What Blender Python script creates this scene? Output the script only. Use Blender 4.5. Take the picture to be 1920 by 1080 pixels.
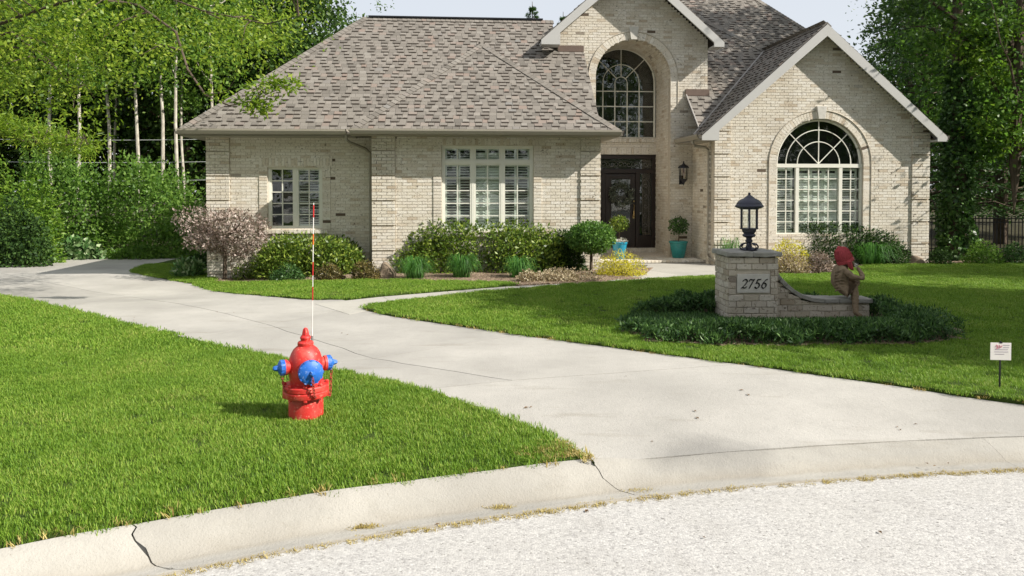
import bpy, bmesh, math, random
import numpy as np
from mathutils import Vector, Matrix, geometry
R = math.radians
S = bpy.context.scene
for o in list(bpy.data.objects): bpy.data.objects.remove(o)

# ------------------------------------------------------------------ camera, sky, sun, exposure
CAM_H, FPX, PCX, PCY, PITCH = 1.86, 1400.0, 960.0, 392.0, R(1.5)
cam_d = bpy.data.cameras.new('camera'); cam = bpy.data.objects.new('camera', cam_d)
S.collection.objects.link(cam); S.camera = cam
cam.location = (0, 0, CAM_H); cam.rotation_euler = (R(90) - PITCH, 0, 0)
cam_d.sensor_width = 36; cam_d.lens = FPX / 1920 * 36
cam_d.shift_y = -(540 - PCY) / 1920; cam_d.clip_start = .05; cam_d.clip_end = 2000
SUN = Vector((1.2, -.47, .98)).normalized()
W = bpy.data.worlds.new('World'); S.world = W; W.use_nodes = True
wn = W.node_tree; sky = wn.nodes.new('ShaderNodeTexSky'); sky.sky_type = 'NISHITA'; sky.sun_disc = False
sky.sun_elevation = math.asin(SUN.z); sky.sun_rotation = math.atan2(SUN.x, SUN.y)
sky.air_density = 1.0; sky.dust_density = 2.0; sky.ozone_density = 1.0
veil = wn.nodes.new('ShaderNodeMix'); veil.data_type = 'RGBA'; veil.inputs[0].default_value = .68; veil.inputs[7].default_value = (7.6, 7.8, 8.1, 1)   # thin high cloud over the whole sky
wn.links.new(sky.outputs[0], veil.inputs[6]); wn.links.new(veil.outputs[2], wn.nodes['Background'].inputs[0]); wn.nodes['Background'].inputs[1].default_value = .085
sl = bpy.data.lights.new('sun', 'SUN'); sl.energy = 5.0; sl.angle = R(.55); sl.color = (1, .945, .86)
so = bpy.data.objects.new('sun', sl); S.collection.objects.link(so)
so.rotation_euler = SUN.to_track_quat('Z', 'Y').to_euler(); so.location = (20, -10, 30)
S.view_settings.view_transform = 'Standard'; S.view_settings.look = 'None'
S.view_settings.exposure = .58; S.view_settings.gamma = 1; S.view_settings.use_curve_mapping = False
S.cycles.max_bounces = 8; S.cycles.transparent_max_bounces = 12; S.cycles.use_denoising = True

# ------------------------------------------------------------------ helpers
col = S.collection
rng = np.random.default_rng(7); rnd = random.Random(7)
def sm(t): t = min(1, max(0, t)); return t * t * (3 - 2 * t)
def tz(x, y):
    z = -.0115 * min(22, max(0, y - 8))
    return z - .2 * sm((-3 - x) / 4) * sm((y - 11) / 5)
def ray(px, py):
    a, b = (px - PCX) / FPX, -(py - PCY) / FPX
    c, s = math.cos(PITCH), math.sin(PITCH)
    return Vector((a, c + b * s, -s + b * c))
def at(px, py, dz=0.0):
    d = ray(px, py); lo, hi = 1.0, 200.0
    for _ in range(60):
        m = (lo + hi) / 2; p = d * m
        if CAM_H + p.z > tz(p.x, p.y) + dz: lo = m
        else: hi = m
    p = d * lo; return (p.x, p.y)
def atd(px, py, D):
    d = ray(px, py); k = D / d.y; return Vector((d.x * k, D, CAM_H + d.z * k))

def link(o, parent=None, **kw):
    col.objects.link(o)
    if parent: o.parent = parent
    for k, v in kw.items(): o[k] = v
    return o
def thing(name, label, cat, loc=(0, 0, 0), rz=0, group=None):
    o = bpy.data.objects.new(name, None); o.empty_display_size = .2
    o.location = loc; o.rotation_euler = (0, 0, rz); link(o)
    return tag(o, label, cat, group)
def tag(o, label, cat, group=None):
    o['label'] = label; o['category'] = cat
    if group: o['group'] = group
    return o
def copy_tree(o, parent=None):
    c = o.copy(); col.objects.link(c)
    if parent: c.parent = parent
    for ch in o.children: copy_tree(ch, c)
    return c

class MB:
    def __init__(s): s.v = []; s.f = []
    def add(s, vs, fs):
        n = len(s.v); s.v += [tuple(p) for p in vs]; s.f += [tuple(i + n for i in f) for f in fs]; return s
    def box(s, x0, x1, y0, y1, z0, z1, m=None):
        vs = [Vector(p) for p in ((x0,y0,z0),(x1,y0,z0),(x1,y1,z0),(x0,y1,z0),(x0,y0,z1),(x1,y0,z1),(x1,y1,z1),(x0,y1,z1))]
        if m: vs = [m @ p for p in vs]
        return s.add(vs, [(0,3,2,1),(4,5,6,7),(0,1,5,4),(1,2,6,5),(2,3,7,6),(3,0,4,7)])
    def tube(s, pts, rad, n=6, cap=True):
        pts = [Vector(p) for p in pts]
        if not hasattr(rad, '__len__'): rad = [rad] * len(pts)
        vs = []; up = Vector((0, 0, 1))
        for i, p in enumerate(pts):
            t = (pts[min(i + 1, len(pts) - 1)] - pts[max(i - 1, 0)]).normalized()
            a = t.cross(up if abs(t.z) < .95 else Vector((0, 1, 0))).normalized(); b = t.cross(a)
            for k in range(n):
                th = 2 * math.pi * k / n; vs.append(p + (a * math.cos(th) + b * math.sin(th)) * rad[i])
        fs = []
        for i in range(len(pts) - 1):
            for k in range(n):
                j = (k + 1) % n; fs.append((i*n+k, i*n+j, (i+1)*n+j, (i+1)*n+k))
        if cap: fs += [tuple(range(n))[::-1], tuple(range((len(pts)-1)*n, len(pts)*n))]
        return s.add(vs, fs)
    def lathe(s, prof, n=24, m=None, cap=True):
        vs = []
        for r, z in prof:
            for k in range(n):
                th = 2 * math.pi * k / n; p = Vector((r * math.cos(th), r * math.sin(th), z))
                vs.append(m @ p if m else p)
        fs = []
        for i in range(len(prof) - 1):
            for k in range(n):
                j = (k + 1) % n; fs.append((i*n+k, i*n+j, (i+1)*n+j, (i+1)*n+k))
        if cap: fs += [tuple(range(n))[::-1], tuple(range((len(prof)-1)*n, len(prof)*n))]
        return s.add(vs, fs)
    def torus(s, c, m, R0, r0, n=14, k=6, sx=1.0):
        vs = []; fs = []
        for i in range(n):
            a = 2*math.pi*i/n
            for j in range(k):
                b = 2*math.pi*j/k
                vs.append(m @ Vector(((R0+r0*math.cos(b))*math.cos(a)*sx, (R0+r0*math.cos(b))*math.sin(a), r0*math.sin(b))) + Vector(c))
        for i in range(n):
            for j in range(k): fs.append((i*k+j, ((i+1)%n)*k+j, ((i+1)%n)*k+(j+1)%k, i*k+(j+1)%k))
        return s.add(vs, fs)
    def ball(s, c, r, n=12, k=8, sz=1.0):
        prof = [(max(1e-4, r*math.sin(math.pi*i/k)), -r*sz*math.cos(math.pi*i/k)) for i in range(k+1)]
        return s.lathe(prof, n, Matrix.Translation(c))
    def mesh(s, name, mat=None, smooth=False, recalc=True, bev=0, seg=2, ang=35):
        me = bpy.data.meshes.new(name); me.from_pydata(s.v, [], s.f)
        if recalc or bev:
            bm = bmesh.new(); bm.from_mesh(me)
            if recalc: bmesh.ops.recalc_face_normals(bm, faces=bm.faces)
            if bev:
                es = [e for e in bm.edges if len(e.link_faces) == 2 and e.calc_face_angle(0) > R(30)]
                bmesh.ops.bevel(bm, geom=es, offset=bev, segments=seg, affect='EDGES', profile=.5, clamp_overlap=True)
            bm.to_mesh(me); bm.free()
        if mat: me.materials.append(mat)
        if smooth:
            me.shade_smooth(); me.set_sharp_from_angle(angle=R(ang))
        return me
    def build(s, name, mat=None, parent=None, smooth=False, recalc=True, bev=0, seg=2, ang=35, **kw):
        return link(bpy.data.objects.new(name, s.mesh(name, mat, smooth, recalc, bev, seg, ang)), parent, **kw)

def inside(P, poly):
    x, y = P[:, 0], P[:, 1]; c = np.zeros(len(P), bool); n = len(poly)
    for i in range(n):
        x0, y0 = poly[i]; x1, y1 = poly[(i + 1) % n]
        if y0 == y1: continue
        k = ((y0 > y) != (y1 > y)) & (x < (x1 - x0) * (y - y0) / (y1 - y0) + x0); c ^= k
    return c
def densify(poly, step):
    out = []
    for i, p in enumerate(poly):
        q = poly[(i + 1) % len(poly)]; L = math.dist(p, q); n = max(1, min(60, int(L / step)))
        out += [(p[0] + (q[0]-p[0])*k/n, p[1] + (q[1]-p[1])*k/n) for k in range(n)]
    return out
def smooth_line(pts, it=2):
    for _ in range(it):
        o = [pts[0]]
        for a, b in zip(pts, pts[1:]):
            o += [(a[0]*.75+b[0]*.25, a[1]*.75+b[1]*.25), (a[0]*.25+b[0]*.75, a[1]*.25+b[1]*.75)]
        pts = o + [pts[-1]]
    return pts
def sheet(name, poly, zf, step, skirt, mat, parent=None, wob=0, smooth=True, **kw):
    B = densify(poly, step)
    if wob: B = [(x + rnd.uniform(-wob, wob), y + rnd.uniform(-wob, wob)) for x, y in B]
    xs = [p[0] for p in B]; ys = [p[1] for p in B]
    st = max(step, (max(xs)-min(xs)) / 90, (max(ys)-min(ys)) / 90)
    gx, gy = np.meshgrid(np.arange(min(xs), max(xs), st), np.arange(min(ys), max(ys), st))
    G = np.stack([gx.ravel(), gy.ravel()], 1) + rng.uniform(-.1, .1, (gx.size, 2)) * st
    G = G[inside(G, B)]
    bp = np.array(B)
    if len(G): G = G[np.array([np.min(np.sum((bp - g) ** 2, 1)) > (st * .45) ** 2 for g in G])]
    n = len(B)
    vs, es, fs, *_ = geometry.delaunay_2d_cdt([Vector(p) for p in B] + [Vector(p) for p in G], [(i, (i+1) % n) for i in range(n)], [], 1, 1e-5)
    V = [(p.x, p.y, zf(p.x, p.y)) for p in vs]; F = [tuple(f) for f in fs]
    if skirt:
        cnt = {}
        for f in F:
            for i in range(3):
                e = (f[i], f[(i+1) % 3]); cnt[e] = 1
        base = len(V); mp = {}
        for (a, b) in list(cnt):
            if (b, a) not in cnt:
                for q in (a, b):
                    if q not in mp: mp[q] = len(V); V.append((V[q][0], V[q][1], V[q][2] - skirt))
                F.append((b, a, mp[a], mp[b]))
    me = bpy.data.meshes.new(name); me.from_pydata(V, [], F); me.materials.append(mat)
    if smooth: me.shade_smooth(); me.set_sharp_from_angle(angle=R(40))
    return link(bpy.data.objects.new(name, me), parent, **kw)

# ------------------------------------------------------------------ materials
class N:
    def __init__(s, name, rough=.6, spec=.3):
        s.m = bpy.data.materials.new(name); s.m.use_nodes = True; s.t = s.m.node_tree; s.b = s.t.nodes['Principled BSDF']
        s.b.inputs['Roughness'].default_value = rough; s.b.inputs['Specular IOR Level'].default_value = spec
        s.pos = s.node('ShaderNodeNewGeometry'); s.tc = s.node('ShaderNodeTexCoord'); s.oi = s.node('ShaderNodeObjectInfo')
    def node(s, k, **kw):
        n = s.t.nodes.new(k)
        for a, b in kw.items(): setattr(n, a, b)
        return n
    def l(s, a, b): s.t.links.new(a, b)
    def P(s): return s.pos.outputs['Position']
    def O(s): return s.tc.outputs['Object']
    def island(s): return s.pos.outputs['Random Per Island']
    def scale(s, v, sc):
        m = s.node('ShaderNodeMapping'); m.inputs['Scale'].default_value = sc; s.l(v, m.inputs['Vector']); return m.outputs[0]
    def noise(s, v, scale, detail=4, rough=.55):
        n = s.node('ShaderNodeTexNoise'); n.inputs['Scale'].default_value = scale; n.inputs['Detail'].default_value = detail
        n.inputs['Roughness'].default_value = rough; s.l(v, n.inputs['Vector']); return n.outputs['Fac']
    def voro(s, v, scale, feat='F1', out='Distance'):
        n = s.node('ShaderNodeTexVoronoi', feature=feat); n.inputs['Scale'].default_value = scale; s.l(v, n.inputs['Vector']); return n.outputs[out]
    def ramp(s, fac, stops, mode='LINEAR'):
        n = s.node('ShaderNodeValToRGB'); cr = n.color_ramp; cr.interpolation = mode
        while len(cr.elements) < len(stops): cr.elements.new(.5)
        for e, (p, c) in zip(cr.elements, stops):
            e.position = p; e.color = (*c, 1) if hasattr(c, '__len__') else (c, c, c, 1)
        s.l(fac, n.inputs[0]); return n.outputs[0]
    def mix(s, fac, a, b, mode='MIX'):
        n = s.node('ShaderNodeMix', data_type='RGBA', blend_type=mode)
        for i, v in ((0, fac), (6, a), (7, b)):
            if hasattr(v, 'is_linked'): s.l(v, n.inputs[i])
            elif i == 0: n.inputs[0].default_value = v
            else: n.inputs[i].default_value = (*v, 1) if hasattr(v, '__len__') else (v, v, v, 1)
        return n.outputs[2]
    def math(s, op, a, b=0.0):
        n = s.node('ShaderNodeMath', operation=op)
        for i, v in enumerate((a, b)):
            if hasattr(v, 'is_linked'): s.l(v, n.inputs[i])
            else: n.inputs[i].default_value = v
        return n.outputs[0]
    def rand(s): return s.math('FRACT', s.math('ADD', s.island(), s.oi.outputs['Random']))
    def color(s, c):
        if hasattr(c, 'is_linked'): s.l(c, s.b.inputs['Base Color'])
        else: s.b.inputs['Base Color'].default_value = (*c, 1)
        return s
    def bump(s, h, dist=.01, st=.5):
        n = s.node('ShaderNodeBump'); n.inputs['Distance'].default_value = dist; n.inputs['Strength'].default_value = st
        s.l(h, n.inputs['Height']); s.l(n.outputs[0], s.b.inputs['Normal']); return s
    def transl(s, c, f):
        t = s.node('ShaderNodeBsdfTranslucent'); x = s.node('ShaderNodeMixShader'); x.inputs[0].default_value = f
        if hasattr(c, 'is_linked'): s.l(c, t.inputs[0])
        else: t.inputs[0].default_value = (*c, 1)
        s.l(s.b.outputs[0], x.inputs[1]); s.l(t.outputs[0], x.inputs[2]); s.l(x.outputs[0], s.t.nodes['Material Output'].inputs[0]); return s

def leafmat(name, cs, tr=.35, rough=.45, spec=.35, nz=.5):
    """cs: dark, mid, light base colours, picked leaf by leaf with a slow drift through the plant"""
    m = N(name, rough, spec)
    r = m.math('ADD', m.math('MULTIPLY', m.rand(), .75), m.math('MULTIPLY', m.noise(m.P(), nz, 3), .5))
    c = m.ramp(r, [(.2, cs[0]), (.6, cs[1]), (1, cs[2])]); m.color(c)
    if tr: m.transl(m.mix(.5, c, (1.3*cs[1][0], 1.25*cs[1][1], .8*cs[1][2])), tr)
    return m.m
def plain(name, c, rough=.5, spec=.3, metal=0, var=.15, sc=8, bump=0):
    m = N(name, rough, spec); n = m.noise(m.P(), sc, 5)
    m.color(m.mix(n, tuple(x*(1-var) for x in c), tuple(min(1, x*(1+var)) for x in c)))
    m.b.inputs['Metallic'].default_value = metal
    if bump: m.bump(m.noise(m.P(), sc*6, 4), bump, .6)
    return m.m

def concrete(name, base, stain=.3, sc=1.0, rough=.85):
    m = N(name, rough, .2); p = m.P()
    big = m.noise(p, .55*sc, 5, .6); mid = m.noise(p, 4*sc, 6, .6); fine = m.noise(p, 90, 3)
    c = m.mix(m.ramp(big, [(.35, 0), (.68, 1)]), tuple(x*(1-stain) for x in base), base)
    c = m.mix(m.math('MULTIPLY', mid, .45), c, tuple(x*.72 for x in base))
    c = m.mix(m.ramp(fine, [(.55, 0), (.8, .5)]), c, tuple(x*.62 for x in base))
    st = m.noise(m.scale(p, (.5, 2.2, 1)), 1.6, 5, .65)
    c = m.mix(m.ramp(st, [(.58, 0), (.76, .45)]), c, (.19, .165, .12))
    pits = m.noise(m.scale(p, (1, 1, 1)), 34*min(sc, 1.4), 3, .7); c = m.mix(m.ramp(pits, [(.66, 0), (.72, .55)]), c, (.20, .17, .13))
    c = m.mix(m.ramp(m.noise(p, 11, 5, .7), [(.5, 0), (.75, .3)]), c, tuple(x*.6 for x in base))
    # the grey oil stain in the drive mouth
    vd = m.node('ShaderNodeVectorMath', operation='DISTANCE'); m.l(m.scale(p, (1, 1.25, 1)), vd.inputs[0]); vd.inputs[1].default_value = (1.42, 5.35*1.25, -.05)
    d = m.math('ADD', vd.outputs['Value'], m.math('MULTIPLY', m.math('SUBTRACT', m.noise(p, 2.5, 5, .6), .5), .9))
    c = m.mix(m.ramp(d, [(.12, .5), (.52, 0)]), c, (.17, .165, .155))
    if name.endswith('curb'):
        at_ = m.node('ShaderNodeAttribute', attribute_name='across'); a_ = m.math('ADD', m.math('MULTIPLY', at_.outputs['Fac'], 1.56), m.math('MULTIPLY', m.math('SUBTRACT', m.noise(p, 5, 5, .6), .5), .16))
        c = m.mix(m.ramp(a_, [(.22, 0), (.30, .34), (.34, .2), (.46, 0)]), c, (.26, .22, .16))
        c = m.mix(m.ramp(a_, [(.02, .55), (.10, 0)]), c, (.24, .205, .15))
    tone = m.ramp(m.oi.outputs['Random'], [(0, .90), (1, 1.06)]); c = m.mix(1.0, c, tone, 'MULTIPLY')
    m.color(c).bump(m.math('ADD', m.math('ADD', fine, m.math('MULTIPLY', pits, -1.2)), m.math('MULTIPLY', m.noise(p, 18, 4), .6)), .006, .6); return m.m
M = {}
M['drive'] = concrete('concrete_driveway', (.48, .46, .42), .32)
M['walk'] = concrete('concrete_walk', (.49, .47, .42), .18)
M['curb'] = concrete('concrete_curb', (.455, .435, .39), .26, 2.2)
m = N('asphalt', .9, .2); p = m.P()
v = m.voro(p, 75, out='Color'); sep = m.node('ShaderNodeSeparateColor'); m.l(v, sep.inputs[0])
c = m.ramp(sep.outputs[0], [(0, (.31,.30,.29)), (.3, (.40,.39,.375)), (.75, (.45,.44,.42)), (1, (.53,.515,.49))])
pit = m.ramp(m.noise(m.scale(p, (.7, 1.2, 1)), 48, 3, .6), [(.62, 0), (.70, .85)]); c = m.mix(pit, c, (.10, .095, .085)); c = m.mix(m.ramp(m.noise(p, 2.6, 6, .65), [(.5, 0), (.72, .28)]), c, (.27, .255, .23))
c = m.mix(m.ramp(m.noise(p, .9, 4), [(.4, 0), (.7, .3)]), c, (.40, .385, .35))
m.color(c).bump(m.math('SUBTRACT', m.noise(p, 70, 3), m.voro(p, 75)), .004, .5); M['asphalt'] = m.m
m = N('soil', .95, .1); n = m.noise(m.P(), 3, 8, .7)
m.color(m.ramp(n, [(.3, (.035,.03,.02)), (.55, (.06,.055,.03)), (.75, (.05,.065,.025))])).bump(m.noise(m.P(), 25, 5), .03, .8); M['soil'] = m.m
m = N('mulch', .95, .1); n = m.voro(m.scale(m.P(), (1, 1.7, 1)), 26, out='Color'); sep = m.node('ShaderNodeSeparateColor'); m.l(n, sep.inputs[0])
m.color(m.ramp(sep.outputs[0], [(.0, (.10,.07,.05)), (.5, (.22,.16,.11)), (1, (.40,.31,.23))])).bump(m.voro(m.P(), 26), .03, .9); M['mulch'] = m.m
m = N('turf_base', .95, .1); n = m.noise(m.P(), 6, 6, .7)
m.color(m.ramp(n, [(.3, (.035,.055,.012)), (.6, (.055,.09,.018)), (.8, (.09,.10,.03))])).bump(m.noise(m.P(), 60, 4), .03, .8); M['turf'] = m.m
m = N('grass_blades', .5, .25)
r = m.math('ADD', m.math('MULTIPLY', m.rand(), .55), m.math('MULTIPLY', m.noise(m.P(), 1.1, 5, .65), .65))
c = m.ramp(r, [(.2, (.07,.155,.016)), (.48, (.16,.30,.028)), (.76, (.27,.41,.05)), (.97, (.45,.46,.13))])
m.color(c).transl(m.mix(.5, c, (.14, .26, .02)), .4); M['grass'] = m.m
M['dry'] = leafmat('dry_grass', ((.22,.16,.05), (.42,.33,.10), (.55,.47,.20)), .2, .8)

# brick
def brickmat(name, stops, dark=.035, pits=1.0, mort=None):
    m = N(name, .85, .2); p = m.P(); r = m.rand()
    c = m.ramp(r, stops)
    r2 = m.math('FRACT', m.math('MULTIPLY', r, 37.7))
    c = m.mix(m.math('MULTIPLY', m.noise(p, 22, 5, .7), .5), c, (.40, .33, .24))
    c = m.mix(m.ramp(m.noise(p, 26, 4, .65), [(.565, 0), (.66, .66 * pits)]), c, (.17, .13, .09))
    c = m.mix(m.ramp(m.noise(m.scale(p, (1, 1, 1.6)), 9, 3, .6), [(.66, 0), (.70, .8 * pits)]), c, (.11, .085, .06))
    c = m.mix(m.ramp(m.noise(p, 1.3, 4), [(.5, 0), (.75, .35)]), c, (.34, .29, .22))
    c = m.mix(m.ramp(r2, [(1 - dark - .003, 0), (1 - dark, 1)]), c, (.13, .10, .075))
    m.color(c).bump(m.noise(p, 60, 4), .006, .7); return m.m
M['brick'] = brickmat('cream_brick', [(0, (.72,.67,.57)), (.4, (.78,.74,.65)), (.75, (.82,.79,.72)), (.93, (.68,.61,.50)), (1, (.52,.44,.34))], .006)
M['sbrick'] = brickmat('sign_brick', [(0, (.50,.45,.36)), (.4, (.58,.53,.45)), (.75, (.64,.60,.53)), (1, (.36,.30,.23))], .012, 1.2)
M['mortar'] = plain('mortar', (.50, .45, .37), .95, .1, 0, .2, 9, .004)
M['stone'] = plain('limestone', (.55, .53, .48), .85, .2, 0, .22, 9, .006)
M['cap'] = plain('cap_stone', (.31, .30, .27), .85, .2, 0, .35, 7, .02)
M['rock'] = plain('rock', (.23, .18, .13), .9, .2, 0, .4, 6, .03)
M['palerock'] = plain('pale_rock', (.55, .52, .46), .9, .2, 0, .3, 6, .03)
# shingles
m = N('shingle', .95, .1); r = m.rand(); p = m.P()
c = m.ramp(r, [(0, (.135,.125,.11)), (.25, (.185,.17,.15)), (.5, (.225,.207,.183)), (.72, (.20,.183,.16)), (.88, (.26,.243,.217)), (.97, (.24,.185,.155)), (1, (.20,.20,.19))])
c = m.mix(m.ramp(m.noise(p, 220, 2), [(.4, 0), (.7, .45)]), c, (.14, .125, .11))
c = m.mix(m.ramp(m.noise(p, .8, 4), [(.4, 0), (.7, .22)]), c, (.25, .22, .195))
m.color(c).bump(m.noise(p, 250, 2), .003, .6); M['shingle'] = m.m
M['deck'] = plain('roof_felt', (.045, .04, .036), .95, .1)
M['gutter'] = plain('gutter_paint', (.30, .275, .225), .45, .4, 0, .08, 3)
M['fascia'] = plain('fascia_paint', (.46, .455, .44), .55, .35, 0, .06, 3)
M['frame'] = plain('window_paint', (.73, .72, .64), .5, .35, 0, .06, 4)
M['shutter'] = plain('shutter_paint', (.80, .82, .77), .5, .35, 0, .05, 4)
M['room'] = plain('room_dimness', (.035, .035, .035), .9, .1)  # near-black colour carries the dimness of the unlit rooms
M['door'] = plain('dark_door', (.022, .014, .012), .35, .5, 0, .3, 5)
M['iron'] = plain('wrought_iron', (.16, .155, .14), .45, .5, .3)
M['black'] = plain('black_metal', (.018, .018, .022), .4, .5, .2)
M['lamp'] = plain('lamp_enamel', (.035, .036, .055), .42, .5, .2, .25, 12)
M['brass'] = plain('brass', (.62, .45, .2), .3, .5, .9)
m = N('window_glass', .02, .5); fr = m.node('ShaderNodeFresnel'); io = m.node('ShaderNodeMapRange'); io.inputs['To Min'].default_value = 1.75; io.inputs['To Max'].default_value = 1/1.75; m.l(m.pos.outputs['Backfacing'], io.inputs['Value']); m.l(io.outputs[0], fr.inputs[0])   # thin pane: the same reflectance from both faces
tr_ = m.node('ShaderNodeBsdfTransparent'); tr_.inputs[0].default_value = (.93, .96, .94, 1)
gl = m.node('ShaderNodeBsdfGlossy'); gl.inputs['Roughness'].default_value = .015
nb = m.node('ShaderNodeBump'); nb.inputs['Strength'].default_value = .12; nb.inputs['Distance'].default_value = .02
m.l(m.noise(m.P(), 1.7, 2), nb.inputs['Height']); m.l(nb.outputs[0], gl.inputs['Normal'])
mx = m.node('ShaderNodeMixShader'); m.l(fr.outputs[0], mx.inputs[0]); m.l(tr_.outputs[0], mx.inputs[1]); m.l(gl.outputs[0], mx.inputs[2])
m.l(mx.outputs[0], m.t.nodes['Material Output'].inputs[0]); M['glass'] = m.m
def paintmat(name, c, worn, rough=.5):
    m = N(name, rough, .5); p = m.P(); n = m.noise(p, 14, 6, .65)
    k = m.mix(m.ramp(n, [(.35, 0), (.7, .6)]), c, tuple(x*.72 for x in c))
    k = m.mix(m.ramp(m.noise(p, 7, 5, .65), [(.48, 0), (.72, .4)]), k, worn); k = m.mix(m.ramp(m.noise(p, 38, 5, .7), [(.58, 0), (.66, .85)]), k, worn); k = m.mix(m.ramp(m.noise(m.scale(p, (1, 1, .35)), 30, 5, .7), [(.66, 0), (.72, .8)]), k, tuple(x*.25+.02 for x in worn))
    m.color(k).bump(m.noise(p, 70, 3), .003, .4); return m.m
M['red'] = paintmat('red_paint', (.58, .026, .022), (.66, .22, .16))
M['blue'] = paintmat('blue_paint', (.012, .13, .52), (.2, .3, .55))
M['rust'] = paintmat('rusty_chain', (.36, .05, .03), (.16, .08, .05), .7)
M['white'] = plain('white_plastic', (.76, .73, .70), .5, .3, 0, .05)
M['rodred'] = plain('rod_red', (.55, .03, .03), .5); M['rodorange'] = plain('rod_orange', (.75, .16, .03), .5)
M['statue'] = plain('weathered_cast_stone', (.25, .185, .12), .9, .2, 0, .65, 13, .02)
M['hat'] = plain('red_knit', (.42,.075,.085), .95, .1, 0, .3, 40, .01)
M['teal'] = paintmat('teal_glaze', (.03, .27, .26), (.01, .14, .15), .25)
M['tealblue'] = paintmat('blue_glaze', (.02, .25, .38), (.01, .12, .2), .25)
M['numeral'] = plain('numeral_black', (.02, .02, .02), .5)
M['pink'] = plain('sign_pink', (.72, .22, .30), .6); M['grey'] = plain('sign_grey', (.42, .38, .42), .6)
m = N('bark', .95, .1); n = m.noise(m.scale(m.P(), (1, 1, .2)), 14, 6, .7)
m.color(m.ramp(n, [(.3, (.05,.038,.028)), (.7, (.16,.125,.095))])).bump(n, .03, .9); M['bark'] = m.m
m = N('pale_bark', .9, .15); n = m.noise(m.scale(m.P(), (1, 1, .5)), 9, 6, .7)
m.color(m.ramp(n, [(.3, (.26,.23,.18)), (.6, (.55,.51,.43))])).bump(n, .01, .6); M['palebark'] = m.m
m = N('twig', .9, .15); m.color((.055, .042, .03)); M['twig'] = m.m

# ------------------------------------------------------------------ the ground, road, drive, lawns
CURVE = [(-14, -6.5), (-9, -1.6), (-5.0, 1.95), (-3.2, 3.05), (-1.69, 3.84), (-.96, 4.17), (0, 4.50), (.96, 4.80), (2.2, 5.06), (3.6, 5.26), (5.5, 5.4), (8, 5.4), (12, 5.1), (20, 3.6), (34, -1)]
CURVE = smooth_line(CURVE, 3)
cv = np.array(CURVE); seg = np.linalg.norm(np.diff(cv, axis=0), axis=1); cs = np.concatenate([[0], np.cumsum(seg)])
def cpt(s):
    x = np.interp(s, cs, cv[:, 0]); y = np.interp(s, cs, cv[:, 1])
    x2 = np.interp(s + .05, cs, cv[:, 0]); y2 = np.interp(s + .05, cs, cv[:, 1])
    t = Vector((x2 - x, y2 - y)).normalized(); return Vector((x, y)), Vector((-t.y, t.x))
def s_of_x(x): return float(np.interp(x, cv[:, 0], cs))
def cdist(x, y): return float(np.min(np.hypot(cv[:, 0] - x, cv[:, 1] - y)))
MOUTH0, MOUTH1 = s_of_x(.70), s_of_x(7.6)
def flat(s): return sm((s - MOUTH0) / .42) * (1 - sm((s - MOUTH1) / .5))
# profile across the curb: (offset from asphalt edge, height at a full curb, height in the drive mouth)
PROF = [(-.02, -.30, -.30), (0, -.132, -.132), (.02, -.122, -.122), (.15, -.138, -.136), (.29, -.146, -.138), (.33, -.138, -.125), (.38, -.118, -.105), (.44, -.086, -.088), (.50, -.052, -.075), (.55, -.026, -.064), (.61, -.004, -.052), (.66, .004, -.045), (.672, -.006, -.055), (.675, -.3, -.3)]
PROF = [(d * .64 if d > 0 else d, a, b) for d, a, b in PROF]; CW = .675 * .64
curb = bpy.data.objects.new('curb', None); link(curb, kind='structure')
def jag(seed):
    r = random.Random(seed); return [r.uniform(-.02, .02) for _ in PROF]
def crack_off(seed, a, b):
    j = jag(seed); return [a + (b - a) * (1 - min(1, max(0, p[0] / .42))) ** 1.6 + j[i] for i, p in enumerate(PROF)]
def curb_section(s0, s1, o0, o1):
    mb = MB(); n = max(2, int((s1 - s0) / .08)); k = len(PROF); vs = []
    for i in range(n + 1):
        t = i / n
        for j, (d, hf, hm) in enumerate(PROF):
            s = s0 + (s1 - s0) * t + (o0[j] * max(0, 1 - t * (s1-s0) / .5) + o1[j] * max(0, 1 - (1-t) * (s1-s0) / .5))
            p, nn = cpt(s); f = flat(s); q = p + nn * d
            h = hf * (1 - f) + hm * f
            if 0 < j < k - 2: h += .004 * math.sin(s * 7 + d * 20) * math.sin(s * 2.3)
            vs.append((q.x, q.y, h))
    fs = [(i*k+j, (i+1)*k+j, (i+1)*k+j+1, i*k+j+1) for i in range(n) for j in range(k-1)]
    fs += [tuple(range(k)), tuple(range(n*k, n*k+k))[::-1]]
    mb.add(vs, fs); o = mb.build('curb_section', M['curb'], curb, smooth=True, recalc=False, ang=50)
    o.data.attributes.new('across', 'FLOAT', 'POINT').data.foreach_set('value', [PROF[j][0] for i in range(n+1) for j in range(k)]); return o
Sa, Sb, Sc = s_of_x(-1.80), s_of_x(.70), s_of_x(3.65)
zero = [0] * len(PROF)
ca, cb, cc = crack_off(1, -.13, .14), crack_off(2, -.06, .25), crack_off(5, -.1, .25)
g = .007
cuts = [(s_of_x(-13), zero, zero), (s_of_x(-6.2), zero, zero), (Sa, ca, [x + .007 for x in ca]), (Sb, cb, [x + .005 for x in cb]), (Sc, zero, zero), (s_of_x(6.9), zero, zero), (s_of_x(12), zero, zero), (s_of_x(30), zero, zero)]
for (s0, _, o0), (s1, o1, _) in zip(cuts, cuts[1:]):
    curb_section(s0 + .001, s1 - .001, o0, o1)
# road
road_poly = [tuple(p) for p in CURVE] + [(60, -10), (60, -60), (-60, -60), (-60, -20)]
sheet('road', road_poly, lambda x, y: -.128 - .004 * min(1, cdist(x, y)), .35, .1, M['asphalt'], kind='structure')
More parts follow.
